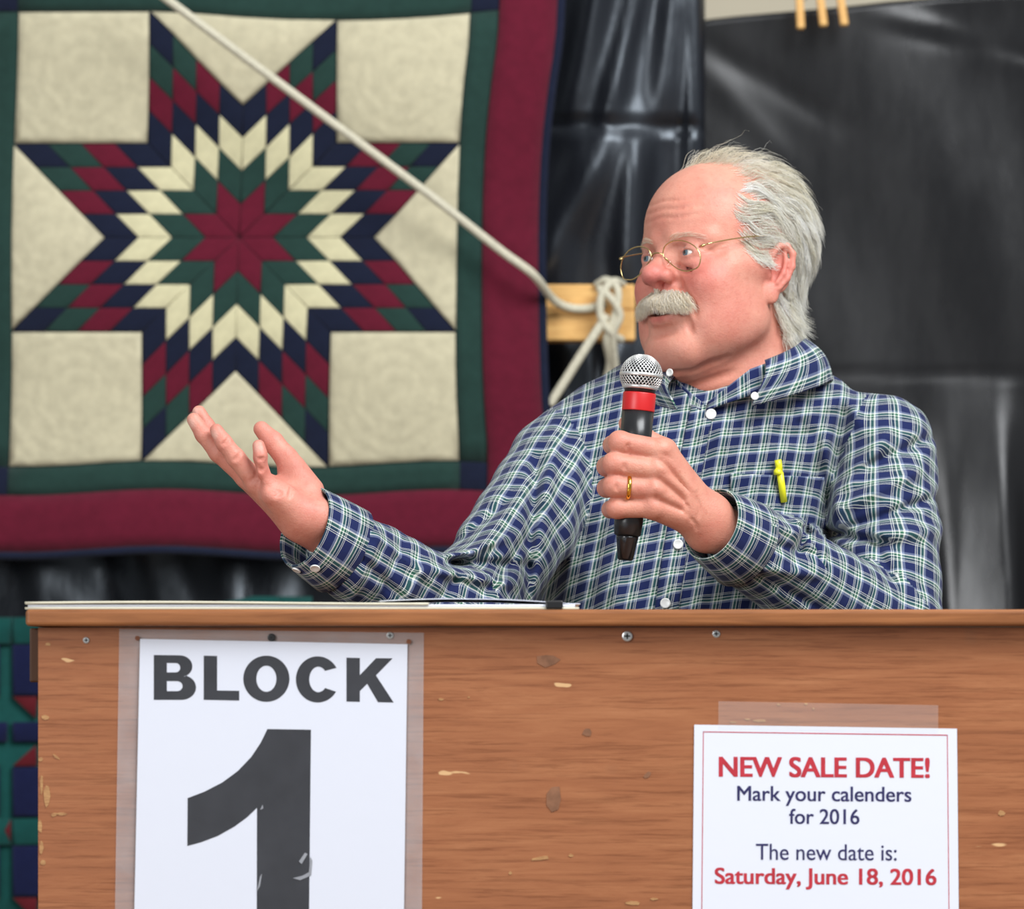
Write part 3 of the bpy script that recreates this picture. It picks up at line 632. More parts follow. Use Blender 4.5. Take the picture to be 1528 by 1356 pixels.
# vertex colour rules for the skin (natural blush of nose, cheeks and ears; stubble-free; painted shade inside the mouth)
SKIN, BLUSH, PALE, LIP = (np.array(lin(*c)[:3]) for c in ((208, 146, 127), (202, 110, 101), (222, 170, 146), (190, 96, 90)))
def skin_colour(Pw):
    P = W2H(Pw); col = np.tile(SKIN, (len(P), 1)); head = P[:, 2] > -170
    def blob(c, r, target, w):
        nonlocal col
        d = np.sqrt((((P-np.array(c))/np.array(r))**2).sum(1)); k = (np.clip(1-d, 0, 1)**.8*w)[:, None]; col = col*(1-k)+target*k
    for s in (1, -1):
        blob((s*44, -80, -14), (34, 36, 34), BLUSH, .85); blob((s*80, 10, 0), (22, 34, 40), BLUSH, .7); blob((s*50, -50, -50), (40, 50, 45), BLUSH, .45)
        blob((s*32, -95, 22), (22, 20, 12), np.array(lin(196, 134, 122)[:3]), .5)
    blob((0, -112, -14), (26, 30, 22), np.array(lin(204, 106, 106)[:3]), .9); blob((0, -60, 60), (70, 60, 50), np.array(lin(211, 142, 121)[:3]), .7)
    blob((0, -20, 120), (60, 70, 40), PALE, .5); blob((0, -40, -130), (70, 60, 40), np.array(lin(198, 122, 98)[:3]), .8)
    blob((0, -104, -59), (24, 16, 6), LIP, .9); blob((0, -94, -51.5), (20, 10, 5), np.array((.02, .005, .005)), 1.0)  # lip colour, then the mouth's inner darkness painted in as shade
    m1 = hpix(1068, 407, 0, 62); d = np.linalg.norm(P-m1, axis=1); k = np.clip(1.4-d/3.0, 0, 1)[:, None]*.6*((P[:, :1] > 0)); col = col*(1-k)+np.array(lin(140, 84, 66)[:3])*k
    return col
def skin_mat():
    m, n, l, b = new_mat('skin', (.7, .4, .3, 1), .48, .38)
    at = N(n, 'ShaderNodeVertexColor', layer_name='Col'); f = noise_fac(n, l, 34, 5, .6); r = ramp(n, [(.3, (.92, .76, .75, 1)), (.7, (1.06, 1.08, 1.06, 1))]); l.new(f, r.inputs[0])
    mx = N(n, 'ShaderNodeMixRGB', blend_type='MULTIPLY', i_0=1.0); l.new(at.outputs[0], mx.inputs[1]); l.new(r.outputs[0], mx.inputs[2])
    f2 = noise_fac(n, l, 150, 4, .7); r2 = ramp(n, [(.55, (1, 1, 1, 1)), (.75, (.88, .74, .70, 1))]); l.new(f2, r2.inputs[0]); mx2 = N(n, 'ShaderNodeMixRGB', blend_type='MULTIPLY', i_0=.8); l.new(mx.outputs[0], mx2.inputs[1]); l.new(r2.outputs[0], mx2.inputs[2])
    l.new(mx2.outputs[0], b.inputs['Base Color']); tc = n.new('ShaderNodeTexCoord'); vo = N(n, 'ShaderNodeTexVoronoi', feature='DISTANCE_TO_EDGE'); vo.inputs['Scale'].default_value = 330; l.new(tc.outputs['Object'], vo.inputs['Vector'])
    ad = N(n, 'ShaderNodeMath', operation='MULTIPLY_ADD', i_1=.5); l.new(vo.outputs[0], ad.inputs[0]); l.new(noise_fac(n, l, 230, 5, .7), ad.inputs[2]); add_bump(n, l, b, ad.outputs[0], .38, .0014)
    b.inputs['Subsurface Weight'].default_value = .12; b.inputs['Subsurface Radius'].default_value = (1, .35, .2); b.inputs['Subsurface Scale'].default_value = .006
    return m
M_skin = skin_mat()

# ------------------------------------------------------------------ person: hands
def fld(pts, pad, h):
    A = np.array(pts); return Field(A.min(0)-pad, A.max(0)+pad, h)
# right hand (open, palm up, little finger towards the camera)
rw = W(456, 775, -.315)
RHJ = {'little': [W(411, 736, -.349), W(396, 703, -.358), W(390, 683, -.3605), W(386, 665, -.358)], 'ring': [W(384, 721, -.336), W(352, 683, -.344), W(334, 660, -.346), W(323, 642, -.344)],
       'middle': [W(368, 712, -.321), W(326, 675, -.326), W(304, 648, -.327), W(289, 626, -.325)], 'index': [W(362, 700, -.305), W(326, 662, -.308), W(308, 636, -.309), W(297, 615, -.308)],
       'thumb': [W(447, 722, -.300), W(428, 684, -.290), W(407, 659, -.286), W(390, 640, -.284)]}
RHR = {'little': [.0105, .0095, .0085, .0070], 'ring': [.0115, .0103, .0092, .0075], 'middle': [.0118, .0106, .0095, .0077], 'index': [.0118, .0105, .0094, .0077], 'thumb': [.0175, .0128, .0118, .0090]}
Rh = fld([p for v in RHJ.values() for p in v]+[rw, W(530, 830, -.29)], .03, .0013)
Rh.cone(rw, W(565, 848, -.26), .0265, .028, .01); Rh.cone(rw, W(470, 772, -.325), .024, .023, .01)
for f_ in ('little', 'ring', 'middle', 'index'):
    m = RHJ[f_][0]; Rh.cone(rw+(m-rw)*.12, m, .0205, .0125, .012)
Rh.cone(W(455, 735, -.302), W(436, 700, -.294), .022, .0165, .014); Rh.cone(W(446, 768, -.332), RHJ['little'][0], .017, .0135, .012)   # thenar, hypothenar
for f_, J in RHJ.items(): Rh.chain(J, RHR[f_], .0035)
Rh.ell(W(416, 706, -.365), (.014, .010, .018), .016, 'sub')                                     # hollow of the palm
Rh.chain([W(424, 727, -.372), W(432, 712, -.366), W(446, 700, -.352)], [.0012]*3, .006, 'sub'); Rh.chain([W(404, 744, -.372), W(420, 727, -.378), W(426, 712, -.374)], [.001]*3, .004, 'sub')
def hcrease(Fd, pts, depth, r, k):
    P = catmull([W(*p) for p in pts], 3*len(pts))
    for _ in range(6): P = P-Fd.grad(P)*Fd.sample(P)[:, None]
    tp_ = np.clip(np.minimum(np.arange(len(P)), np.arange(len(P))[::-1])/2.0, 0, 1); P = P+Fd.grad(P)*(r-depth*tp_)[:, None]; Fd.chain(list(P), [r]*len(P), k, 'sub')
for p in ([(410, 742, -.37), (419, 733, -.37), (424, 722, -.37), (420, 712, -.37)], [(432, 742, -.36), (442, 728, -.36), (447, 712, -.35)], [(386, 700, -.37), (392, 703, -.37), (398, 700, -.37)], [(384, 684, -.37), (390, 686, -.37), (396, 684, -.37)],
          [(346, 689, -.36), (354, 684, -.36), (358, 676, -.35)], [(330, 665, -.36), (337, 660, -.36), (340, 654, -.35)], [(370, 722, -.35), (379, 712, -.355), (384, 702, -.345)]): hcrease(Rh, p, .0011, .0022, .002)
rhv, rhq = Rh.mesh(1)
# left hand, closed round the microphone
lw = W(1062, 782, -.268); MICY = -.292
LHJ = {'index': [W(985, 672, -.313), W(924, 660, -.318), W(914, 664, -.287), W(934, 668, -.2715)], 'middle': [W(981, 701, -.316), W(916, 692, -.321), W(905, 696, -.289), W(928, 700, -.2700)],
       'ring': [W(977, 730, -.316), W(916, 725, -.320), W(905, 728, -.289), W(926, 732, -.2705)], 'little': [W(973, 757, -.312), W(920, 758, -.314), W(911, 760, -.286), W(928, 762, -.2720)]}
LHR = {'index': [.0128, .0122, .0105, .0085], 'middle': [.0130, .0124, .0108, .0088], 'ring': [.0124, .0120, .0104, .0085], 'little': [.0115, .0110, .0096, .0078]}
Lh = fld([p for v in LHJ.values() for p in v]+[lw, W(1140, 850, -.23), W(935, 625, -.25)], .032, .0013)
Lh.cone(lw, W(1150, 835, -.225), .0275, .028, .01); Lh.cone(W(1058, 766, -.272), W(1052, 794, -.272), .024, .023, .01)
for f_ in LHJ:
    m = LHJ[f_][0]; Lh.cone(lw+(m-lw)*.10, m+np.array([.003, .002, 0]), .021, .0140, .012)
    Lh.ell(m+np.array([0, -.002, 0]), (.0125, .0125, .0120), .006)
for f_, J in LHJ.items(): Lh.chain(J, LHR[f_], .003); Lh.ell(J[1]+np.array([.001, -.001, 0]), (.0128, .0122, LHR[f_][1]*1.02), .004)
Lh.chain([W(1036, 738, -.256), W(992, 672, -.256), W(955, 650, -.2575), W(935, 632, -.2605)], [.016, .0130, .0118, .0092], .006)      # thumb behind
for f_ in ('index', 'middle', 'ring'):                                                            # valleys between the tendons
    a, b = LHJ[f_][0], LHJ[{'index': 'middle', 'middle': 'ring', 'ring': 'little'}[f_]][0]; mm = (a+b)/2+np.array([.006, -.013, 0]); Lh.cone(mm, mm+(lw-mm)*.45+np.array([0, -.008, 0]), .0010, .0002, .012, 'sub')
mic_a, mic_b = W(933, 836, MICY-.004), W(956.5, 563, MICY+.004)
Lh.cone(mic_a, mic_b, .0165, .0178, .001, 'sub')
for p in ([(942, 664, -.34), (940, 671, -.34), (941, 677, -.33)], [(936, 690, -.34), (934, 699, -.34), (935, 706, -.34)], [(923, 720, -.34), (921, 727, -.34), (923, 734, -.34)], [(1040, 742, -.31), (1046, 756, -.31), (1044, 775, -.31)], [(1030, 772, -.31), (1040, 786, -.31), (1040, 800, -.31)], [(1020, 742, -.32), (1030, 758, -.32), (1028, 775, -.32)]): hcrease(Lh, p, .0007, .0020, .002)
for p, q in (((985, 676), (1042, 742)), ((982, 703), (1036, 754)), ((978, 731), (1034, 768))):       # tendons and a vein
    P = catmull([W(p[0]+(q[0]-p[0])*t, p[1]+(q[1]-p[1])*t, -.318+.02*t) for t in (0, .3, .6, .85)], 10)
    for _ in range(6): P = P-Lh.grad(P)*Lh.sample(P)[:, None]
    P = P-Lh.grad(P)*.0026; Lh.chain(list(P), list(np.linspace(.0036, .0030, 10)), .004)
lhv, lhq = Lh.mesh(1)

# ------------------------------------------------------------------ person: hidden body, legs, then one continuous skin
TO = np.array([.212, .03, 0])                                        # torso axis
SL, EL = W(1318, 668, .03), W(1322, 945, -.085); SR, ER = W(838, 690, .02), W(692, 925, -.20)
Bd = Field((-.06, -.30, 0), (.52, .24, 1.50), .006)
Bd.ell((.212, .045, 1.20), (.150, .100, .23), .02); Bd.ell((.212, .04, .98), (.150, .11, .13), .05); Bd.ell((.225, .045, 1.375), (.145, .06, .055), .04)
Bd.cone((.245, .04, 1.36), (.249, .03, 1.46), .055, .058, .03)
for s, a, b, c in ((1, SL, EL, lw), (-1, SR, ER, rw)):
    Bd.cone(a, b, .040, .030, .02); Bd.cone(b, b+(c-b)*.75, .030, .025, .01)
for s in (-1, 1):
    Bd.chain([(.212+s*.085, .045, .92), (.212+s*.095, .04, .50), (.212+s*.10, .06, .09)], [.075, .052, .036], .03); Bd.cone((.212+s*.10, .05, .04), (.212+s*.115, -.10, .035), .036, .030, .02)
bv, bq = Bd.mesh(1)
body = mesh_obj('person', bv, bq, M_skin)
tmp = [mesh_obj('tmp', H2W(hv), hq), mesh_obj('tmp', rhv, rhq), mesh_obj('tmp', lhv, lhq)]
for t_ in tmp:
    md = body.modifiers.new('u', 'BOOLEAN'); md.operation = 'UNION'; md.object = t_; md.solver = 'MANIFOLD'
dg = bpy.context.evaluated_depsgraph_get(); me = bpy.data.meshes.new_from_object(body.evaluated_get(dg)); nb = len(me.vertices)
if nb < len(bv)*.5+len(hv)*.5+len(rhv)*.5: raise RuntimeError('union failed %d' % nb)
body.modifiers.clear(); body.data = me; me.name = 'person'
for t_ in tmp: bpy.data.objects.remove(t_)
me.polygons.foreach_set('use_smooth', np.ones(len(me.polygons), bool)); me.materials.clear(); me.materials.append(M_skin); me.polygons.foreach_set('material_index', np.zeros(len(me.polygons), np.int32))
co = np.empty(len(me.vertices)*3, np.float32); me.vertices.foreach_get('co', co); co = co.reshape(-1, 3).astype(float)
colr = skin_colour(co); hand = np.zeros(len(co), bool)
for J, base in ((RHJ, np.array(lin(207, 142, 125)[:3])), (LHJ, np.array(lin(205, 144, 124)[:3]))):
    A = np.array([p for v in J.values() for p in v]); near = ((co > A.min(0)-.12) & (co < A.max(0)+.12)).all(1) & (co[:, 2] < 1.42) & (co[:, 1] < -.22); colr[near] = base
    for v in J.values():
        for p in v[1:3]:
            d = np.linalg.norm(co-p, axis=1); k = (np.clip(1-d/.016, 0, 1)*.5)[:, None]; colr = colr*(1-k)+np.array(lin(200, 120, 108)[:3])*k
for p, r in ((W(383.5, 666, -.367), .0055), (W(284, 632, -.332), .0050), (W(290, 613, -.314), .0045), (W(318, 648, -.352), .0045)):     # fingernails
    k = np.clip(1.6-np.linalg.norm(co-p, axis=1)/r*1.0, 0, 1)[:, None]*.7; colr = colr*(1-k)+np.array(lin(226, 182, 168)[:3])*k
ca = me.color_attributes.new('Col', 'FLOAT_COLOR', 'POINT'); ca.data.foreach_set('color', np.hstack([colr, np.ones((len(co), 1))]).astype(np.float32).ravel())
body.name = 'person'; tag(body, 'white-haired man in plaid shirt and eyeglasses speaking into a microphone behind the lectern', 'person')
# ------------------------------------------------------------------ eyes
M_eye = simple('eye_white', lin(232, 222, 214), .12, .6, nscale=20, namp=.03); M_iris = simple('blue_grey_iris', lin(96, 120, 134), .12, .6, nscale=900, namp=.3); M_pup = simple('pupil', (.004, .004, .004, 1), .08, .6)
for s in (1, -1):
    gz = np.array([-.22, -.97, .02]); gz /= np.linalg.norm(gz); c = np.array([s*32, -81., 15]); pr = []
    for k in range(19):
        a = math.pi*k/18*1.0 if k > 4 else [0, .10, .20, .33, .47][k]; pr.append((math.cos(a)*12.5, max(.02, math.sin(a)*12.5)))
    v, f = lathe(pr, c, gz, 28); o = mesh_obj('eye', H2W(v), f, M_eye, body); o.data.materials.append(M_iris); o.data.materials.append(M_pup)
    for p in o.data.polygons:
        k = p.index//28; p.material_index = 2 if (k < 2 or p.index == 28*18) else 1 if k < 4 else 0

# ------------------------------------------------------------------ hair as combed strands
def hair_mat(name, c0, c1):
    m, n, l, b = new_mat(name, c0, .45, .35); at = N(n, 'ShaderNodeVertexColor', layer_name='Tint'); r = ramp(n, [(0, c0), (1, c1)]); l.new(at.outputs[0], r.inputs[0]); l.new(r.outputs[0], b.inputs['Base Color'])
    tr = n.new('ShaderNodeBsdfTranslucent'); l.new(r.outputs[0], tr.inputs[0]); mx = N(n, 'ShaderNodeMixShader', i_0=.55); l.new(b.outputs[0], mx.inputs[1]); l.new(tr.outputs[0], mx.inputs[2]); l.new(mx.outputs[0], n['Material Output'].inputs[0]); return m
M_hair = hair_mat('white_grey_hair', lin(238, 233, 214), lin(255, 255, 253)); M_tache = hair_mat('pale_moustache_hair', lin(244, 232, 206), lin(255, 253, 247))
def strands_mesh(name, S, rad, mat, parent, tint):       # S: n x k x 3 in world metres
    n, k, _ = S.shape; T = np.gradient(S, axis=1); T /= np.linalg.norm(T, axis=2)[..., None]+1e-12
    ref = np.array([.3, -.8, .5]); u = np.cross(T, ref); u /= np.linalg.norm(u, axis=2)[..., None]+1e-9; w = np.cross(T, u)
    tp = rad[:, None]*np.clip(1.15-np.linspace(0, 1, k)**2, .15, 1)[None, :]
    V = np.stack([S+tp[..., None]*(math.cos(a)*u+math.sin(a)*w) for a in (0, 2.094, 4.189)], 2)     # n k 3 3
    i = np.arange(n*k*3).reshape(n, k, 3); Q = []
    for a in range(3):
        b = (a+1) % 3; Q.append(np.stack([i[:, :-1, a], i[:, :-1, b], i[:, 1:, b], i[:, 1:, a]], -1).reshape(-1, 4))
    o = mesh_obj(name, V.reshape(-1, 3), np.vstack(Q), mat, parent); ca = o.data.color_attributes.new('Tint', 'FLOAT_COLOR', 'POINT')
    tt = np.repeat(np.clip(tint, 0, 1), k*3)[:, None]; ca.data.foreach_set('color', np.hstack([tt, tt, tt, np.ones_like(tt)]).astype(np.float32).ravel()); return o
hn = Hd.grad(hv)
def sm(a, b, x): t = np.clip((x-a)/(b-a), 0, 1); return t*t*(3-2*t)
def grow(root, flow, length, lift, steps, wave=0.0, wfreq=5.0, phase=None, flick=None):
    p = root.copy(); out = [p.copy()]; n = len(root); phase = np.zeros(n) if phase is None else phase
    for k in range(1, steps):
        t = k/(steps-1); g = Hd.grad(p); d = Hd.sample(p); fl = flow(p, t); fl = fl-g*(fl*g).sum(1)[:, None]*.9; fl /= np.linalg.norm(fl, axis=1)[:, None]+1e-9
        side = np.cross(g, fl); fl = fl+side*(wave*np.sin(wfreq*t+phase))[:, None]; fl /= np.linalg.norm(fl, axis=1)[:, None]+1e-9
        p = p+fl*(length/(steps-1))[:, None]
        g = Hd.grad(p); d = Hd.sample(p); h = lift*np.minimum(1, t*3.0)+(flick*max(0, t-.55)**1.5 if flick is not None else 0)
        p = p+g*((h-d)*.55)[:, None]; out.append(p.copy())
    return np.stack(out, 1)
def comb(p, t):
    x, y, z = p.T; wt = sm(84, 112, z); wb = sm(20, 75, y); wl = sm(5, -30, z)*sm(5, 25, y); wb = np.maximum(wb*(1-wt*.6), wl); sgn = np.sign(x)
    side = np.stack([sgn*.0, np.ones_like(y), -.30-.35*sm(-40, 30, y)], 1); top = np.stack([.55+0*x, .85+0*x, -.05+0*x], 1); back = np.stack([.05*sgn, .35+0*x, -1+0*x], 1)
    f = side*(1-wt)[:, None]+top*wt[:, None]; return f*(1-wb)[:, None]+back*wb[:, None]
def front_line(z): return np.interp(z, [-30, -8, 2, 18, 40, 62, 82, 97, 112, 122, 140], [12, 2, -26, -42, -48, -55, -44, -27, -34, -44, -48])
ax_ = np.abs(hv[:, 0]); earzone = (ax_ > 71) & (hv[:, 2] < 34) & (hv[:, 2] > -50) & (hv[:, 1] > -6) & (hv[:, 1] < 36)
lowlim = np.interp(hv[:, 1], [-60, -3, 8, 18, 30, 60, 120], [4, 4, 30, -40, -78, -80, -80])
scalp = (hv[:, 1] > front_line(hv[:, 2])) & (hv[:, 2] > lowlim) & ~earzone & ((hv[:, 1] > -5) | (hv[:, 2] > 3))
cand = np.nonzero(scalp)[0]
def make_hair(nguide, nchild, seed):
    rg = np.random.default_rng(seed); gi = rg.choice(cand, nguide, replace=False); G0 = hv[gi]; x, y, z = G0.T
    top = sm(88, 112, z); back = sm(25, 75, y)*(1-top); low = sm(0, -40, z); sidebrn = sm(-10, -30, y)*sm(32, 16, z)
    thin = top*sm(40, -20, y)
    L = (44+14*rg.random(nguide))*(1-.62*sidebrn)*(1-.18*low)*(1-.25*thin); lift = (5+6*back+5*top+3*sm(0, 40, y)*(1-top))*(1-.55*sidebrn)*(.75+.5*rg.random(nguide)); lift = lift+8*top*rg.random(nguide)
    fk = (42*back*sm(45, -20, z)+10*back+8*top)*(.3+rg.random(nguide))
    wv_ = .55+.75*back*sm(40, -10, z)+.35*sm(20, -20, z)
    GS = grow(G0, comb, L, lift, 10, wv_, 7.0, x*.05+y*.06+z*.05+rg.normal(0, .7, nguide), fk)
    ci = rg.choice(cand, nchild, replace=True); R0 = hv[ci]+rg.normal(0, .7, (nchild, 3)); near = np.empty(nchild, int)
    for a in range(0, nchild, 2000): near[a:a+2000] = ((R0[a:a+2000, None]-G0[None])**2).sum(2).argmin(1)
    t = np.linspace(0, 1, 10)[None, :, None]; off = (R0-G0[near])[:, None, :]; S = GS[near]+off*(1-.55*t)+rg.normal(0, 1, (nchild, 1, 3))*2.2*t+rg.normal(0, .28, (nchild, 10, 3))*t
    lenf = (.62+.5*rg.random(nchild))[:, None, None]; base = S[:, :1]; idx = np.clip(np.linspace(0, 1, 10)[None, :]*lenf[:, :, 0]*9, 0, 8.999); i0 = idx.astype(int); fr = (idx-i0)[..., None]; rr_ = np.arange(nchild)[:, None]
    S = S[rr_, i0]*(1-fr)+S[rr_, i0+1]*fr
    P = S.reshape(-1, 3); d = Hd.sample(P); g = Hd.grad(P); push = np.clip(.6-d, 0, 6); P = P+g*push[:, None]; S = P.reshape(S.shape)
    thin_c = sm(88, 108, R0[:, 2])*sm(70, 0, R0[:, 1]); keep = rg.random(nchild) > .74*thin_c; tint = .62+.16*rg.normal(size=nchild)-.45*sm(80, 115, R0[:, 2])+.10*back[near]+.18*rg.normal(size=nguide)[near]
    return S[keep], tint[keep]
S, tint = make_hair(520, 15000, 11)
strands_mesh('hair', H2W(S.reshape(-1, 3)).reshape(S.shape), .00020+.00006*RNG.random(len(S)), M_hair, body, tint)
# stray wisps: standing off the crown, the back and over the ears
rg = np.random.default_rng(5); ci = rg.choice(cand[(hv[cand, 2] > 80) | (hv[cand, 1] > 40)], 420); R0 = hv[ci]; tp_ = sm(88, 112, R0[:, 2])
FS = grow(R0, lambda p, t: comb(p, t)+rg.normal(0, .30, p.shape), 34+26*rg.random(420), 9+11*rg.random(420)+6*tp_, 10, .8, 7, rg.random(420)*6, 22*rg.random(420)*(1-tp_))
strands_mesh('hair_wisps', H2W(FS.reshape(-1, 3)).reshape(FS.shape), np.full(420, .00016), M_hair, body, rg.random(420)*.6+.2)
# moustache
mk = (np.abs(hv[:, 0]) < 33) & (hv[:, 2] < -24-.16*np.abs(hv[:, 0])) & (hv[:, 2] > -44-.12*np.abs(hv[:, 0])) & (hv[:, 1] < -82) & (hn[:, 1] < -.25)
ci = RNG.choice(np.nonzero(mk)[0], 2600); R0 = hv[ci]+RNG.normal(0, .4, (2600, 3))
fl = lambda p, t: np.stack([p[:, 0]*.022, -.25+0*p[:, 0], -1+0*p[:, 0]], 1)
MS = grow(R0, fl, (R0[:, 2]+52+.14*np.abs(R0[:, 0]))*(.75+.45*RNG.random(2600))+1.5, 2.5+5.5*RNG.random(2600), 7, .4, 6, RNG.random(2600)*6); MS[:, :, 2] = np.maximum(MS[:, :, 2], -57-.15*np.abs(MS[:, :, 0]))
strands_mesh('moustache', H2W(MS.reshape(-1, 3)).reshape(MS.shape), .00022+.00010*RNG.random(2600), M_tache, body, RNG.random(2600)*.8+.1)
# eyebrows
for s in (1, -1):
    bx = s*hv[:, 0]; mk = (bx > 12) & (bx < 48) & (np.abs(hv[:, 2]-(30.5+4*np.sin((bx-12)/36*3.1))) < 3.0) & (hv[:, 1] < -60); ci = RNG.choice(np.nonzero(mk)[0], 110)
    bs = grow(hv[ci], lambda p, t: np.stack([s*1+0*p[:, 0], .25+0*p[:, 0], .35-.5*(s*p[:, 0]-20)/30], 1), 7+4*RNG.random(110), 1.0+1.2*RNG.random(110), 5)
    strands_mesh('eyebrow', H2W(bs.reshape(-1, 3)).reshape(bs.shape), np.full(110, .00011), M_tache, body, RNG.random(110))

# ------------------------------------------------------------------ eyeglasses
M_gold = simple('gold_wire', lin(226, 200, 140), .22, .5, 1.0, nscale=50, namp=.05)
m, n, l, b = new_mat('clear_lens', (1, 1, 1, 1), .02, .5); tb = N(n, 'ShaderNodeBsdfTransparent'); tb.inputs[0].default_value = (.96, .96, .95, 1); gl = N(n, 'ShaderNodeBsdfGlossy'); gl.inputs['Roughness'].default_value = .03; mxs = N(n, 'ShaderNodeMixShader', i_0=.05); l.new(tb.outputs[0], mxs.inputs[1]); l.new(gl.outputs[0], mxs.inputs[2]); l.new(mxs.outputs[0], n['Material Output'].inputs[0]); M_lens = m
px5 = lambda x, y: (900+x/7.976, 330+y/7.976)
LPX = [(712, 385), (745, 300), (840, 240), (960, 235), (1060, 285), (1110, 360), (1122, 440), (1095, 535), (1030, 575), (955, 590), (870, 562), (790, 495), (730, 435)]
GY = -107.0
nearL = np.array([hpix(*px5(*p), 1, GY) for p in LPX]); cx, czl = nearL[:, 0].mean(), nearL[:, 2].mean()
nearL[:, 1] = GY+.0022*(nearL[:, 0]-20)**2+.10*(nearL[:, 2]-czl)*-1
gls = empty('eyeglasses', H2W(np.array([[0, GY, czl]]))[0]); tag(gls, 'thin gold wire-rimmed eyeglasses worn by the man', 'eyeglasses')
for s in (1, -1):
    lp = nearL*np.array([s, 1, 1]); cl = catmull(np.vstack([lp, lp[:1]]), 53)[:-1]
    attach(mesh_obj('rim', *tube(H2W(cl), .00075, 8, True), M_gold), gls)
    c = cl.mean(0); k = len(cl); V = np.vstack([cl, c+(cl-c)*.5+np.array([0, -1.0, 0]), [c+np.array([0, -1.4, 0])]]); Fc = []
    for i in range(k):
        j = (i+1) % k; Fc += [(i, j, k+j, k+i), (k+i, k+j, 2*k)]
    attach(mesh_obj('lens', H2W(V), Fc, M_lens), gls)
    hx = nearL[:, 0].max(); hp = np.array([s*(hx-.5), GY+6.5, czl+9]); e0 = np.array([s*(hx+4), GY+8.5, czl+10.5])
    attach(mesh_obj('hinge', *tube(H2W(np.array([hp, (hp+e0)/2+np.array([s*.8, -.8, 0]), e0])), [.0012, .0019, .0012], 8), M_gold), gls)
    tp = catmull([e0, np.array([s*(hx+8), GY+16, czl+13.0]), np.array([s*76, -60, czl+20]), np.array([s*79, -25, czl+26]), np.array([s*76, 6, czl+28]), np.array([s*73, 22, czl+8]), np.array([s*72, 26, czl-6])], 40)
    attach(mesh_obj('temple_arm', *tube(H2W(tp), .0008, 8), M_gold), gls)
    pd = np.array([s*11.5, -99, czl-4.0]); v, f = lathe([(-1, .3), (-.8, 3), (.8, 3), (1, .3)], (0, 0, 0), (s*.8, -.5, .3), 12); v[:, 2] *= 1.6
    attach(mesh_obj('nose_pad', H2W(v+pd), f, M_lens), gls); 
    attach(mesh_obj('pad_arm', *tube(H2W(catmull([np.array([s*(nearL[:, 0].min()+1), GY+2, czl+2]), np.array([s*12.5, GY+5, czl-1]), pd], 10)), .0005, 6), M_gold), gls)
nx_ = nearL[:, 0].min()
attach(mesh_obj('bridge', *tube(H2W(catmull([(-nx_-.6, GY+.6, czl+5), (-4, GY-2.0, czl+7.5), (4, GY-2.0, czl+7.5), (nx_+.6, GY+.6, czl+5)], 16)), .0009, 8), M_gold), gls)

# ------------------------------------------------------------------ microphone and ring
M_mblk = simple('black_microphone_body', (.014, .014, .015, 1), .28, .5, nscale=40, namp=.1); M_mred = simple('red_band', lin(196, 32, 34), .38, .5, nscale=40, namp=.04); M_msil = simple('silver_grille', lin(226, 226, 224), .34, .5, .75, nscale=40, namp=.05); M_mtail = simple('glossy_black_tail', (.010, .010, .011, 1), .15, .6)
mic = empty('microphone', mic_a); tag(mic, 'black handheld microphone with silver ball grille and red band', 'microphone')
ma = (mic_b-mic_a); ml = np.linalg.norm(ma); ma /= ml; mm_ = lambda px_frac: px_frac*ml
A = lambda o: attach(o, mic)
dy = lambda py: (836-py)/(836-563)*ml            # distance along the axis from a photo row
A(mesh_obj('tail', *lathe([(0, .007), (.0015, .0088), (dy(806), .0118), (dy(803), .0124), (dy(800), .0124)], mic_a, ma), M_mtail))
A(mesh_obj('handle', *lathe([(dy(800), .012), (dy(798), .0150), (dy(780), .0162), (dy(740), .0168), (dy(660), .0174), (dy(613.5), .0179)], mic_a, ma), M_mblk))
A(mesh_obj('band', *lathe([(dy(613.5), .0182), (dy(612), .01835), (dy(588), .01845), (dy(586.5), .0181)], mic_a, ma), M_mred))
A(mesh_obj('neck', *lathe([(dy(586.5), .0172), (dy(582), .0176), (dy(580), .0190), (dy(577.5), .0196), (dy(575), .0190)], mic_a, ma), M_mblk))
A(mesh_obj('collar_ring', *lathe([(dy(581), .0188), (dy(579.5), .0200), (dy(576.5), .0204), (dy(575.5), .0196)], mic_a, ma), M_msil))
R_ = .0236; bc = mic_a+ma*dy(560)
A(mesh_obj('foam_core', *lathe([(-R_*.72, R_*.55)]+[(math.sin(a)*R_*.93, math.cos(a)*R_*.93) for a in np.linspace(-.7, 1.5, 16)], bc, ma), simple('dark_foam', (.03, .03, .032, 1), .9, .2)))
A(mesh_obj('grille_ring', *lathe([(-.0022, R_*1.0), (-.0020, R_*1.035), (.0016, R_*1.035), (.0018, R_*1.0)], bc, ma, 40), M_msil))
ux = np.cross(ma, (0, 1, 0)); ux /= np.linalg.norm(ux); uy = np.cross(ma, ux); wires = []
sp = lambda la, lo: bc+R_*(math.sin(la)*ma+math.cos(la)*(math.cos(lo)*ux+math.sin(lo)*uy))
nw = 34
for dirn in (1, -1):
    for k in range(nw):
        q = [sp(la, 2*math.pi*k/nw+dirn*.75*math.log(math.tan(math.pi/4+la/2))) for la in np.linspace(-.80, 1.32, 26)]; wires.append(tube(q, .00056, 4, False, False))
A(mesh_obj('grille', *join_vf(wires), M_msil))
rj = LHJ['ring']; rc = W(937.5, 727, (rj[0][1]+rj[1][1])/2-.001); rd = rj[1]-rj[0]; rd /= np.linalg.norm(rd); r1 = np.cross(rd, (0, 0, 1)); r1 /= np.linalg.norm(r1); r2 = np.cross(rd, r1)
rp = np.array([rc+.0131*(math.cos(a)*r1+math.sin(a)*r2) for a in np.linspace(0, 2*math.pi, 41)[:-1]]); v, f = tube(rp, .0011, 8, True); v = rc+(v-rc); off = (v-rc)@rd; v = v+np.outer(off, rd)*1.1
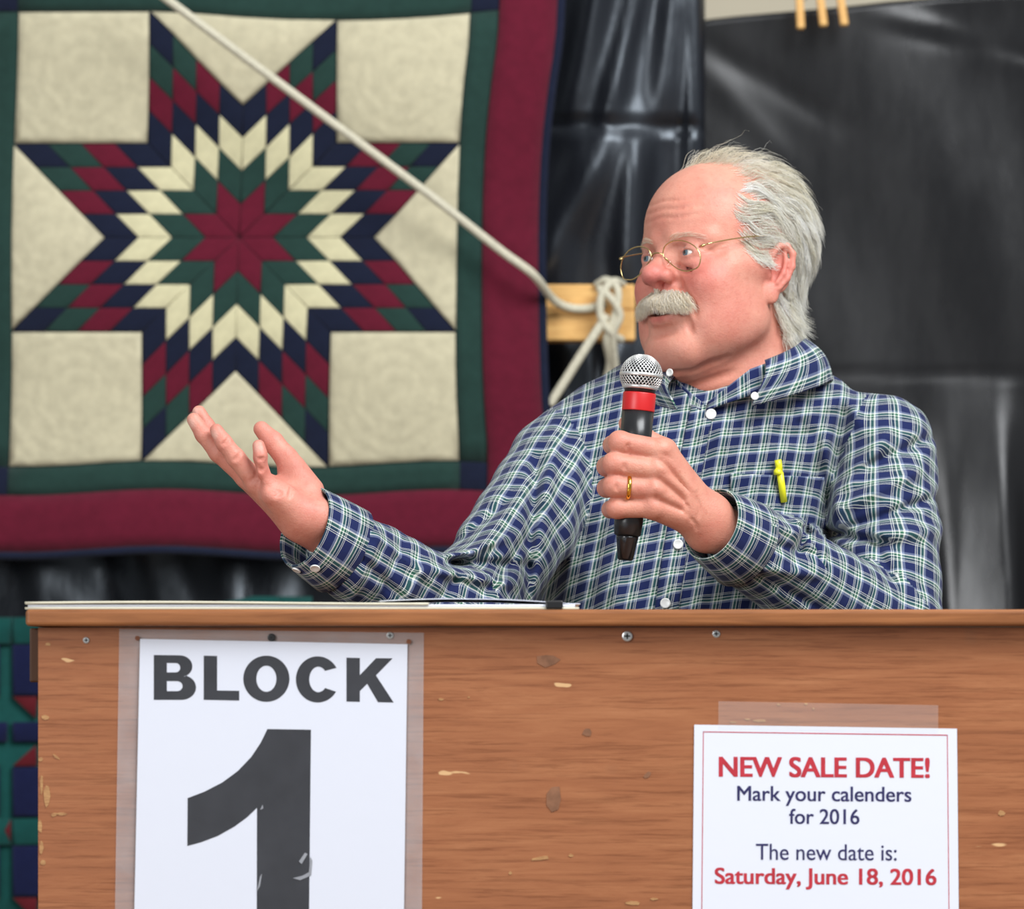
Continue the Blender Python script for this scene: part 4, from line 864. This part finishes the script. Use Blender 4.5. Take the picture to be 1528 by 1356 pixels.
M_ring = simple('yellow_gold', lin(236, 190, 80), .18, .5, 1.0, nscale=60, namp=.05); tag(mesh_obj('wedding_ring', v, f, M_ring), 'yellow gold wedding ring on the hand gripping the microphone', 'ring')
# ------------------------------------------------------------------ shirt
PER = .0255
def plaid_mat(name='plaid_cotton', boost=1.0):
    m, n, l, b = new_mat(name, (.2, .2, .4, 1), .85, .15); uv = N(n, 'ShaderNodeUVMap', uv_map='UVMap'); sp = n.new('ShaderNodeSeparateXYZ'); l.new(uv.outputs[0], sp.inputs[0])
    nv, lv, wh, gr, dg = lin(25, 35, 78), lin(116, 126, 152), lin(228, 232, 223), lin(50, 100, 76), lin(36, 66, 70)
    st = [(0, nv), (.35, lv), (.46, wh), (.522, gr), (.64, wh), (.682, dg), (.80, wh), (.828, nv), (.876, wh), (.903, nv)]; outs = []
    for ax, per in ((0, PER), (1, PER*.92)):
        mu = N(n, 'ShaderNodeMath', operation='MULTIPLY', i_1=1/per); l.new(sp.outputs[ax], mu.inputs[0]); fr = N(n, 'ShaderNodeMath', operation='FRACT'); l.new(mu.outputs[0], fr.inputs[0])
        r = ramp(n, st, 'CONSTANT'); l.new(fr.outputs[0], r.inputs[0]); outs.append(r.outputs[0])
    mx = N(n, 'ShaderNodeMixRGB', blend_type='MIX', i_0=.5); l.new(outs[0], mx.inputs[1]); l.new(outs[1], mx.inputs[2])
    l.new(mx.outputs[0], b.inputs['Base Color']); b.inputs['Sheen Weight'].default_value = .1
    add_bump(n, l, b, noise_fac(n, l, 60, 4, .6), .25, .003); return m
M_plaid = plaid_mat()
LX = lambda A, B, t: A+(B-A)*t
Sf = Field((-.32, -.42, .90), (.56, .22, 1.475), .003)
Sf.ell((.207, .045, 1.27), (.178, .120, .175), .02); Sf.ell((.200, .030, 1.06), (.172, .150, .22), .08)
Sf.cone((.085, .035, 1.352), (.400, .035, 1.352), .050, .050, .05); Sf.cone((.16, .04, 1.385), (.34, .04, 1.385), .050, .050, .05)
Sf.cone((.250, .045, 1.36), (.254, .045, 1.375), .10, .085, .05)
torso_g = Sf.g.copy(); cuffL, cuffR = lw+(EL-lw)*.0, rw+(ER-rw)*.02+np.array([-.004, 0, -.006])
Ld, Rd = (EL-lw)/np.linalg.norm(EL-lw), (ER-rw)/np.linalg.norm(ER-rw)
arms = [(SL, EL, .0625, .0660, 0.0), (EL, cuffL+Ld*.064, .0660, .0470, .30), (SR, ER, .0600, .0590, 0.0), (ER, cuffR+Rd*.066, .0575, .0485, .30)]
for a, b, ra, rb, _ in arms: Sf.cone(a, b, ra, rb, .012)
# drape folds: (x0, y0, x1, y1, half-width px, height m, nearest Y, farthest Y), crests positive
FOLDS = [(1228, 640, 1250, 780, 11, .010, -.2, .2), (1262, 610, 1232, 760, 9, -.012, -.2, .2), (1330, 640, 1255, 735, 12, .009, -.2, .2), (1385, 655, 1262, 712, 9, -.008, -.2, .2), (1370, 700, 1250, 760, 12, .009, -.2, .2), (1390, 745, 1262, 790, 8, -.009, -.2, .2), (1398, 790, 1300, 800, 12, .008, -.2, .2),
         (1300, 800, 1335, 870, 8, -.006, -.35, .2), (1240, 795, 1330, 812, 7, -.012, -.35, .2),
         (1085, 760, 1205, 800, 9, .006, -.4, -.12), (1100, 800, 1225, 832, 8, -.006, -.4, -.12), (1090, 845, 1230, 858, 9, .005, -.4, -.12), (1180, 770, 1235, 795, 7, .009, -.4, -.10), (1205, 785, 1190, 830, 6, -.009, -.4, -.10), (1120, 850, 1220, 905, 7, -.005, -.4, -.10),
         (1240, 560, 1290, 640, 10, .004, -.2, .2), (1130, 640, 1260, 600, 9, .004, -.2, .2), (1110, 668, 1250, 640, 8, -.003, -.2, .2), (1080, 620, 1060, 720, 9, .004, -.2, .2),
         (800, 690, 785, 890, 9, -.010, -.3, .2), (830, 640, 815, 760, 10, .006, -.3, .2), (862, 650, 845, 900, 12, .004, -.3, .2), (900, 760, 880, 910, 10, -.004, -.2, .2), (930, 830, 915, 910, 9, .004, -.2, .2), (790, 720, 690, 850, 10, .005, -.4, .2), (770, 740, 680, 812, 8, -.006, -.4, .2), (760, 800, 660, 835, 8, .008, -.4, .2),
         (790, 845, 660, 838, 8, -.010, -.4, .2), (770, 872, 640, 850, 9, .009, -.4, .2), (690, 850, 655, 900, 8, -.008, -.5, .2), (640, 835, 600, 905, 8, .006, -.5, .2), (600, 815, 565, 900, 8, -.006, -.5, .2), (565, 800, 525, 895, 8, .005, -.5, .2), (545, 785, 660, 880, 7, .004, -.5, .2), (505, 800, 600, 895, 7, -.005, -.5, .2), (720, 890, 790, 800, 9, -.008, -.4, .2),
         (990, 640, 1000, 900, 16, .003, -.2, .2), (1050, 870, 1040, 915, 9, .004, -.2, .2), (1130, 560, 1200, 640, 9, -.003, -.2, .2)]
ayX, ayY, ayZ = (a.astype(np.float32) for a in Sf.ax); Dp = (ayY-CAM_Y)[None, :, None]
PXg = 764+F_PX*ayX[:, None, None]/Dp; PYg = HORIZON-F_PX*(ayZ[None, None, :]-CAM_Z)/Dp; dsp = np.zeros(Sf.g.shape, np.float32); bandm = np.abs(Sf.g) < .03
ii = np.nonzero(bandm); PXb, PYb = (np.broadcast_to(q, Sf.g.shape)[ii] for q in (PXg, PYg)); Yb = ayY[ii[1]]; acc = np.zeros(len(PXb), np.float32)
for x0, y0, x1, y1, w, a, ya, yb in FOLDS: acc += (ridge(PXb, PYb, x0, y0, x1, y1, w, a*1.15, 26.)*((Yb > ya) & (Yb < yb) & (Yb < .06))).astype(np.float32)
xb, zb = ayX[ii[0]], ayZ[ii[2]]
acc += (.0010*np.sin(xb*95+zb*70+Yb*40)+.0006*np.sin(xb*150-zb*120+1.3)).astype(np.float32)
Sf.g[ii] -= acc; del PXg, PYg, PXb, PYb
NK = [(.262, .030, 1.33), (.258, .028, 1.50)]
Sf.cone(NK[0], NK[1], .060, .076, .006, 'sub'); Sf.cone(W(1049, 606, -.09), W(1050, 540, -.06), .003, .045, .004, 'sub')
Sf.half(cuffL+Ld*.005, -Ld) if False else None
sv, sq = Sf.mesh(1)
Tf = Field((0, 0, 0), (.01, .01, .01), .01); Tf.lo, Tf.h, Tf.n, Tf.g = Sf.lo, Sf.h, Sf.n, torso_g
TY = math.radians(-9)
def torso_uv(P, bump=0):
    x, y, z = P.T; xl_ = (x-.212)*math.cos(TY)-(y-.03)*math.sin(TY)*.2+(z-1.40)*-.19; return np.stack([xl_*1.02+.16*np.sign(xl_)*xl_**2*4, z+.45*(y+.08)-.13*xl_-.10*np.maximum(xl_, 0)], 1)
def seg_uv(P, a, b, ra, u0):
    d = b-a; L = np.linalg.norm(d); d = d/L; t = (P-a)@d; q = P-a-np.outer(t, d); f = np.array([0, -1., 0]); f -= d*f.dot(d); f /= np.linalg.norm(f); g = np.cross(d, f)
    ang = np.arctan2(q@g, q@f); return np.stack([ang*.056, t+u0], 1), np.linalg.norm(q, axis=1), np.clip(t/L, 0, 1)
fc = sv[sq].mean(1); vals = [Tf.sample(fc)]
for a, b, ra, rb, _ in arms:
    _, dist, t = seg_uv(fc, a, b, ra, 0); tt = (fc-a)@((b-a)/np.linalg.norm(b-a)); L = np.linalg.norm(b-a); over = np.maximum(0, np.maximum(-tt, tt-L)); vals.append(np.sqrt(dist**2+over**2)-(ra+(rb-ra)*t))
part = np.argmin(np.stack(vals), 0)
for (pu, pf, S_, E_, W_) in ((1, 2, SL, EL, lw), (3, 4, SR, ER, rw)):      # split each sleeve at the elbow's bisecting plane
    nE = (E_-S_)/np.linalg.norm(E_-S_)+(W_-E_)/np.linalg.norm(W_-E_); arm_ = (part == pu) | (part == pf); part[arm_] = np.where((fc[arm_]-E_)@nE < 0, pu, pf)
uvs = np.zeros((len(sq), 4, 2)); fl_ = sv[sq]
def disp_at(P): return Tf.sample(P)*0
for k in range(5):
    m_ = part == k
    if not m_.any(): continue
    P = fl_[m_].reshape(-1, 3)
    if k == 0: u = torso_uv(P).reshape(-1, 4, 2)
    else:
        a, b, ra, rb, u0 = arms[k-1]; u = seg_uv(P, a, b, ra, u0)[0].reshape(-1, 4, 2); per = 2*math.pi*.056; du = u[:, :, 0]-u[:, :1, 0]; u[:, :, 0] -= np.round(du/per)*per
    # cloth runs over the folds: shift the weave with the local relief
    rel = (vals[0][m_] if k == 0 else vals[k][m_]); relv = np.repeat(rel, 4).reshape(-1, 4); uvs[m_] = u
rv = np.min(np.stack([Tf.sample(sv)]+[np.sqrt(seg_uv(sv, a, b, ra, 0)[1]**2+np.maximum(0, np.maximum(-((sv-a)@((b-a)/np.linalg.norm(b-a))), ((sv-a)@((b-a)/np.linalg.norm(b-a)))-np.linalg.norm(b-a)))**2)-(ra+(rb-ra)*seg_uv(sv, a, b, ra, 0)[2]) for a, b, ra, rb, _ in arms]), 0)
rv = np.clip(rv, -.015, .015)[sq]; uvs[..., 0] += rv*.10; uvs[..., 1] += rv*.14
shirt = mesh_obj('shirt', sv, sq, M_plaid, body, True, uvs.reshape(-1, 2)); shirt['label'] = 'blue, green and white plaid button-down shirt'

def march(px, py, Y0=-.45, Y1=.10, off=.0):       # first hit of pixel rays with the shirt
    px, py = np.asarray(px, float), np.asarray(py, float); Y = np.full(px.shape, Y0)
    pt = lambda Y: np.stack([(px-764)/F_PX*(Y-CAM_Y), Y, CAM_Z-(py-HORIZON)/F_PX*(Y-CAM_Y)], -1)
    hit = np.zeros(px.shape, bool)
    for _ in range(400):
        d = Sf.sample(pt(Y).reshape(-1, 3)).reshape(px.shape); hit |= d < .0004; Y = np.where(hit | (Y > Y1), Y, Y+np.clip(d*.7, .0006, .01))
    return pt(Y-off)
def drape(name, quadfn, nu, nv, off, th, uvfn=None, mat=None, Y0=-.45):
    us, vs = np.meshgrid(np.linspace(0, 1, nu+1), np.linspace(0, 1, nv+1)); xy = quadfn(us, vs); P = march(xy[0], xy[1], Y0, .1, off).reshape(-1, 3)
    i = np.arange((nu+1)*(nv+1)).reshape(nv+1, nu+1); q = np.stack([i[:-1, :-1], i[1:, :-1], i[1:, 1:], i[:-1, 1:]], -1).reshape(-1, 4); n = len(P)
    rim = np.concatenate([i[0, :], i[1:, -1], i[-1, ::-1][1:], i[::-1, 0][1:-1]]); r2 = np.roll(rim, -1); Q = np.vstack([q, q[:, ::-1]+n, np.stack([rim, r2, r2+n, rim+n], 1)])
    V = np.vstack([P, P+np.array([0, th, 0])]); uv_ = (uvfn or torso_uv)(V)[Q].reshape(-1, 2)
    return mesh_obj(name, V, Q, mat or M_plaid, shirt, True, uv_)
placx = lambda y: np.interp(y, [596, 640, 700, 760, 830, 915, 1000], [1052, 1041, 1030, 1018, 1006, 994, 985])
drape('placket', lambda u, v: (placx(604+v*330)+(u-.5)*36, 604+v*330), 8, 90, .0022, .004, lambda V: torso_uv(V)+np.array([.0085, .004]), None, -.24)
drape('pocket', lambda u, v: (1090+u*140+v*2*(u-.5)+3*v, 706+u*6+v*(135+8*np.maximum(0, 1-np.abs(u-.5)*2))), 34, 32, .0034, .005, lambda V: torso_uv(V)+np.array([.004, .007]), None, -.22)
# collar: stand, then the two leaves folded over it
CN = np.array([.257, .022])
def ring_pt(ph, r, z): return np.array([CN[0]+r*math.sin(ph+VPH), CN[1]-r*.97*math.cos(ph+VPH), z])
vpt = W(1050, 600, -.062); VPH = math.atan2(vpt[0]-CN[0], -(vpt[1]-CN[1]))
zf = lambda ph: np.interp(abs(ph), np.radians([0, 8, 35, 70, 95, 130, 180]), [1.390, 1.399, 1.431, 1.450, 1.464, 1.470, 1.472])
def grid_obj(name, G, uvg, th, mat, parent):
    nv_, nu_ = G.shape[:2]; P = G.reshape(-1, 3); i = np.arange(len(P)).reshape(nv_, nu_); q = np.stack([i[:-1, :-1], i[1:, :-1], i[1:, 1:], i[:-1, 1:]], -1).reshape(-1, 4); nn = vnormals(P, q); n = len(P)
    rim = np.concatenate([i[0, :], i[1:, -1], i[-1, ::-1][1:], i[::-1, 0][1:-1]]); r2 = np.roll(rim, -1); Q = np.vstack([q, q[:, ::-1]+n, np.stack([rim, r2, r2+n, rim+n], 1)])
    V = np.vstack([P, P-nn*th]); U = np.vstack([uvg.reshape(-1, 2)]*2)[Q].reshape(-1, 2); return mesh_obj(name, V, Q, mat, parent, True, U)
phs = np.radians(np.linspace(2, 358, 120)); sgnph = np.where(phs > math.pi, phs-2*math.pi, phs); G_ = []; U_ = []
for t in np.linspace(0, 1, 8):
    G_.append([ring_pt(p, .089-.005*t+.002*math.cos(p), zf(p)-.030*(1-t)*min(1, .25+abs(p)/.8)) for p in sgnph]); U_.append([(i*.0045, t*.03+.004) for i in range(120)])
grid_obj('collar_stand', np.array(G_), np.array(U_), .0012, M_plaid, shirt)
def leaf_collar(sgn, ph0, tip, tip2):
    ps = np.linspace(ph0, math.pi*1.0, 46); G_, U_ = [], []; edge = []
    for k, p in enumerate(ps):
        e = ring_pt(sgn*p, .107+.012*math.sin(min(p, 1.6)), zf(p)-.044); w = max(0, 1-k/16); w = w*w*(3-2*w); edge.append(e*(1-w)+tip*w if k < 17 else e)
    for t in np.linspace(0, 1, 14):
        row, ur = [], []
        for k, p in enumerate(ps):
            f0 = ring_pt(sgn*p, .0865, zf(p)+.0045); e = edge[k]; b = f0+(e-f0)*t; out = np.array([math.sin(sgn*p+VPH), -math.cos(sgn*p+VPH), .25]); row.append(b+out*((.010+.008*max(0, 1-k/10))*math.sin(math.pi*min(1, t*1.0))*(1-.4*t))); ur.append((sgn*k*.0058+t*.012*sgn, t*.046))
        G_.append(row); U_.append(ur)
    G_ = np.array(G_); G_ = G_ if sgn > 0 else G_[:, ::-1]; U_ = np.array(U_) if sgn > 0 else np.array(U_)[:, ::-1]
    return grid_obj('collar_leaf', G_, U_, .0014, M_plaid, shirt)
leaf_collar(1, math.radians(47), W(1122, 606, -.083), None); leaf_collar(-1, math.radians(26), W(1010, 611, -.090), None)
# cuffs
def cuff(c, d, r0, r1, L, lip, stretch, u0):
    f = np.array([0, -1., 0]); f -= d*f.dot(d); f /= np.linalg.norm(f); g = np.cross(d, f); n = 64; prof = [(.004, r0-.003), (0, r0-.002), (-.0012, r0), (.002, r0+.0012), (L*.5, (r0+r1)/2+.0015), (L-.002, r1+.001), (L, r1-.001), (L+.004, r1-.005)]; V, U = [], []
    prof = [(L*.9, r1-.006), (.02, r0-.004)]+prof
    for a_, r in prof:
        for k in range(n+1):
            th = 2*math.pi*k/n; V.append(c+d*(a_+lip*math.sin(th+.6)*(1-a_/L))+r*(math.cos(th)*f*stretch+math.sin(th)*g)); U.append((th*.046, a_+u0))
    Fc = []; 
    for j in range(len(prof)-1):
        for k in range(n): Fc.append((j*(n+1)+k, (j+1)*(n+1)+k, (j+1)*(n+1)+k+1, j*(n+1)+k+1))
    Fc = np.array(Fc); return mesh_obj('cuff', V, Fc, M_plaid, shirt, True, np.array(U)[Fc].reshape(-1, 2))
cuff(cuffL, Ld, .0415, .0505, .058, .004, 1.0, .013); cuff(cuffR, Rd, .0460, .0520, .058, .008, .92, .018)
# buttons
M_btn = simple('pearl_button', lin(226, 226, 222), .25, .5, nscale=120, namp=.06); M_bh = simple('thread_hole', (.08, .08, .1, 1), .8)
def button(P, r, nrm=(0, -1, 0)):
    v, f = lathe([(0, r*.9), (.0006, r), (.0016, r), (.0022, r*.88), (.0017, r*.72), (.0017, .0001)], P, nrm, 22); o = mesh_obj('button', v, f, M_btn, shirt, True)
    nrm = np.asarray(nrm, float)/np.linalg.norm(nrm); u = np.cross(nrm, (0, 0, 1)); u /= np.linalg.norm(u); w = np.cross(nrm, u)
    hp_ = [lathe([(0, .0005), (.0003, .0005)], np.asarray(P)+nrm*.0017+(a*u+b*w)*r*.25, nrm, 8) for a in (-1, 1) for b in (-1, 1)]
    return o
for bx_, by_, r in ((1061, 618, .0062), (1012, 812, .0058), (993, 900, .0060)): button(march([bx_], [by_], -.24, .1, .0060 if by_ < 700 else .0030)[0], r, (-.1, -1, .12))
button(W(1126, 591, -.104), .0046, (.1, -1, .15)); button(W(1000, 556, -.075), .0046, (-.6, -.8, .1))
# sleeve buttons sit on the cuff that faces the camera
for k, (c, d, aa, along, r) in enumerate(((cuffR, Rd, .75, .020, .0058), (cuffR, Rd, 1.25, .012, .0052))):
    f = np.array([0, -1., 0]); f -= d*f.dot(d); f /= np.linalg.norm(f); g = np.cross(d, f); nn = math.cos(aa)*f+math.sin(aa)*g*(1 if (np.cross(d, f))[2] < 0 else -1); button(c+d*along+nn*.0475, r, nn)
# pen in the pocket
M_yel = simple('yellow_plastic', lin(236, 232, 40), .35, .5, nscale=30, namp=.04)
pa, pb = march([1170], [749], -.22, .1, .006)[0], march([1161], [686], -.22, .1, .010)[0]; pen = empty('pen', pa); tag(pen, 'bright yellow pen clipped in the shirt breast pocket', 'pen')
pd = pb-pa; attach(mesh_obj('clip', *tube([pa, pa+pd*.35, pa+pd*.70], [.0040, .0042, .0042], 10), M_yel), pen); attach(mesh_obj('cap', *tube([pa+pd*.66-np.array([.002, 0, 0]), pa+pd*.72-np.array([.002, 0, 0]), pa+pd*.78], [.0054, .0054, .0040], 10), M_yel), pen)
attach(mesh_obj('barrel', *tube([pa+pd*.70+np.array([0, .004, 0]), pa+pd*.85+np.array([0, .003, 0]), pb+np.array([0, .003, 0])], .0042, 10), M_yel), pen)
# ------------------------------------------------------------------ trousers and shoes (behind the lectern)
Tr = Field((.0, -.16, .02), (.42, .22, 1.02), .008)
Tr.ell((.212, .045, .93), (.165, .125, .09), .03)
for s in (-1, 1): Tr.chain([(.212+s*.085, .045, .90), (.212+s*.097, .04, .50), (.212+s*.10, .055, .07)], [.092, .072, .064], .03)
tv, tq = Tr.mesh(2); mesh_obj('trousers', tv, tq, simple('navy_trousers', lin(44, 48, 62), .85, .2, nscale=40), body)
Sh = Field((.0, -.18, -.002), (.42, .13, .13), .005)
for s in (-1, 1): Sh.cone((.212+s*.10, .055, .045), (.212+s*.115, -.10, .038), .046, .040, .02)
Sh.half((0, 0, .002), (0, 0, -1)); wv, wq = Sh.mesh(1); mesh_obj('shoes', wv, wq, simple('brown_leather', lin(70, 46, 32), .4, .4), body)
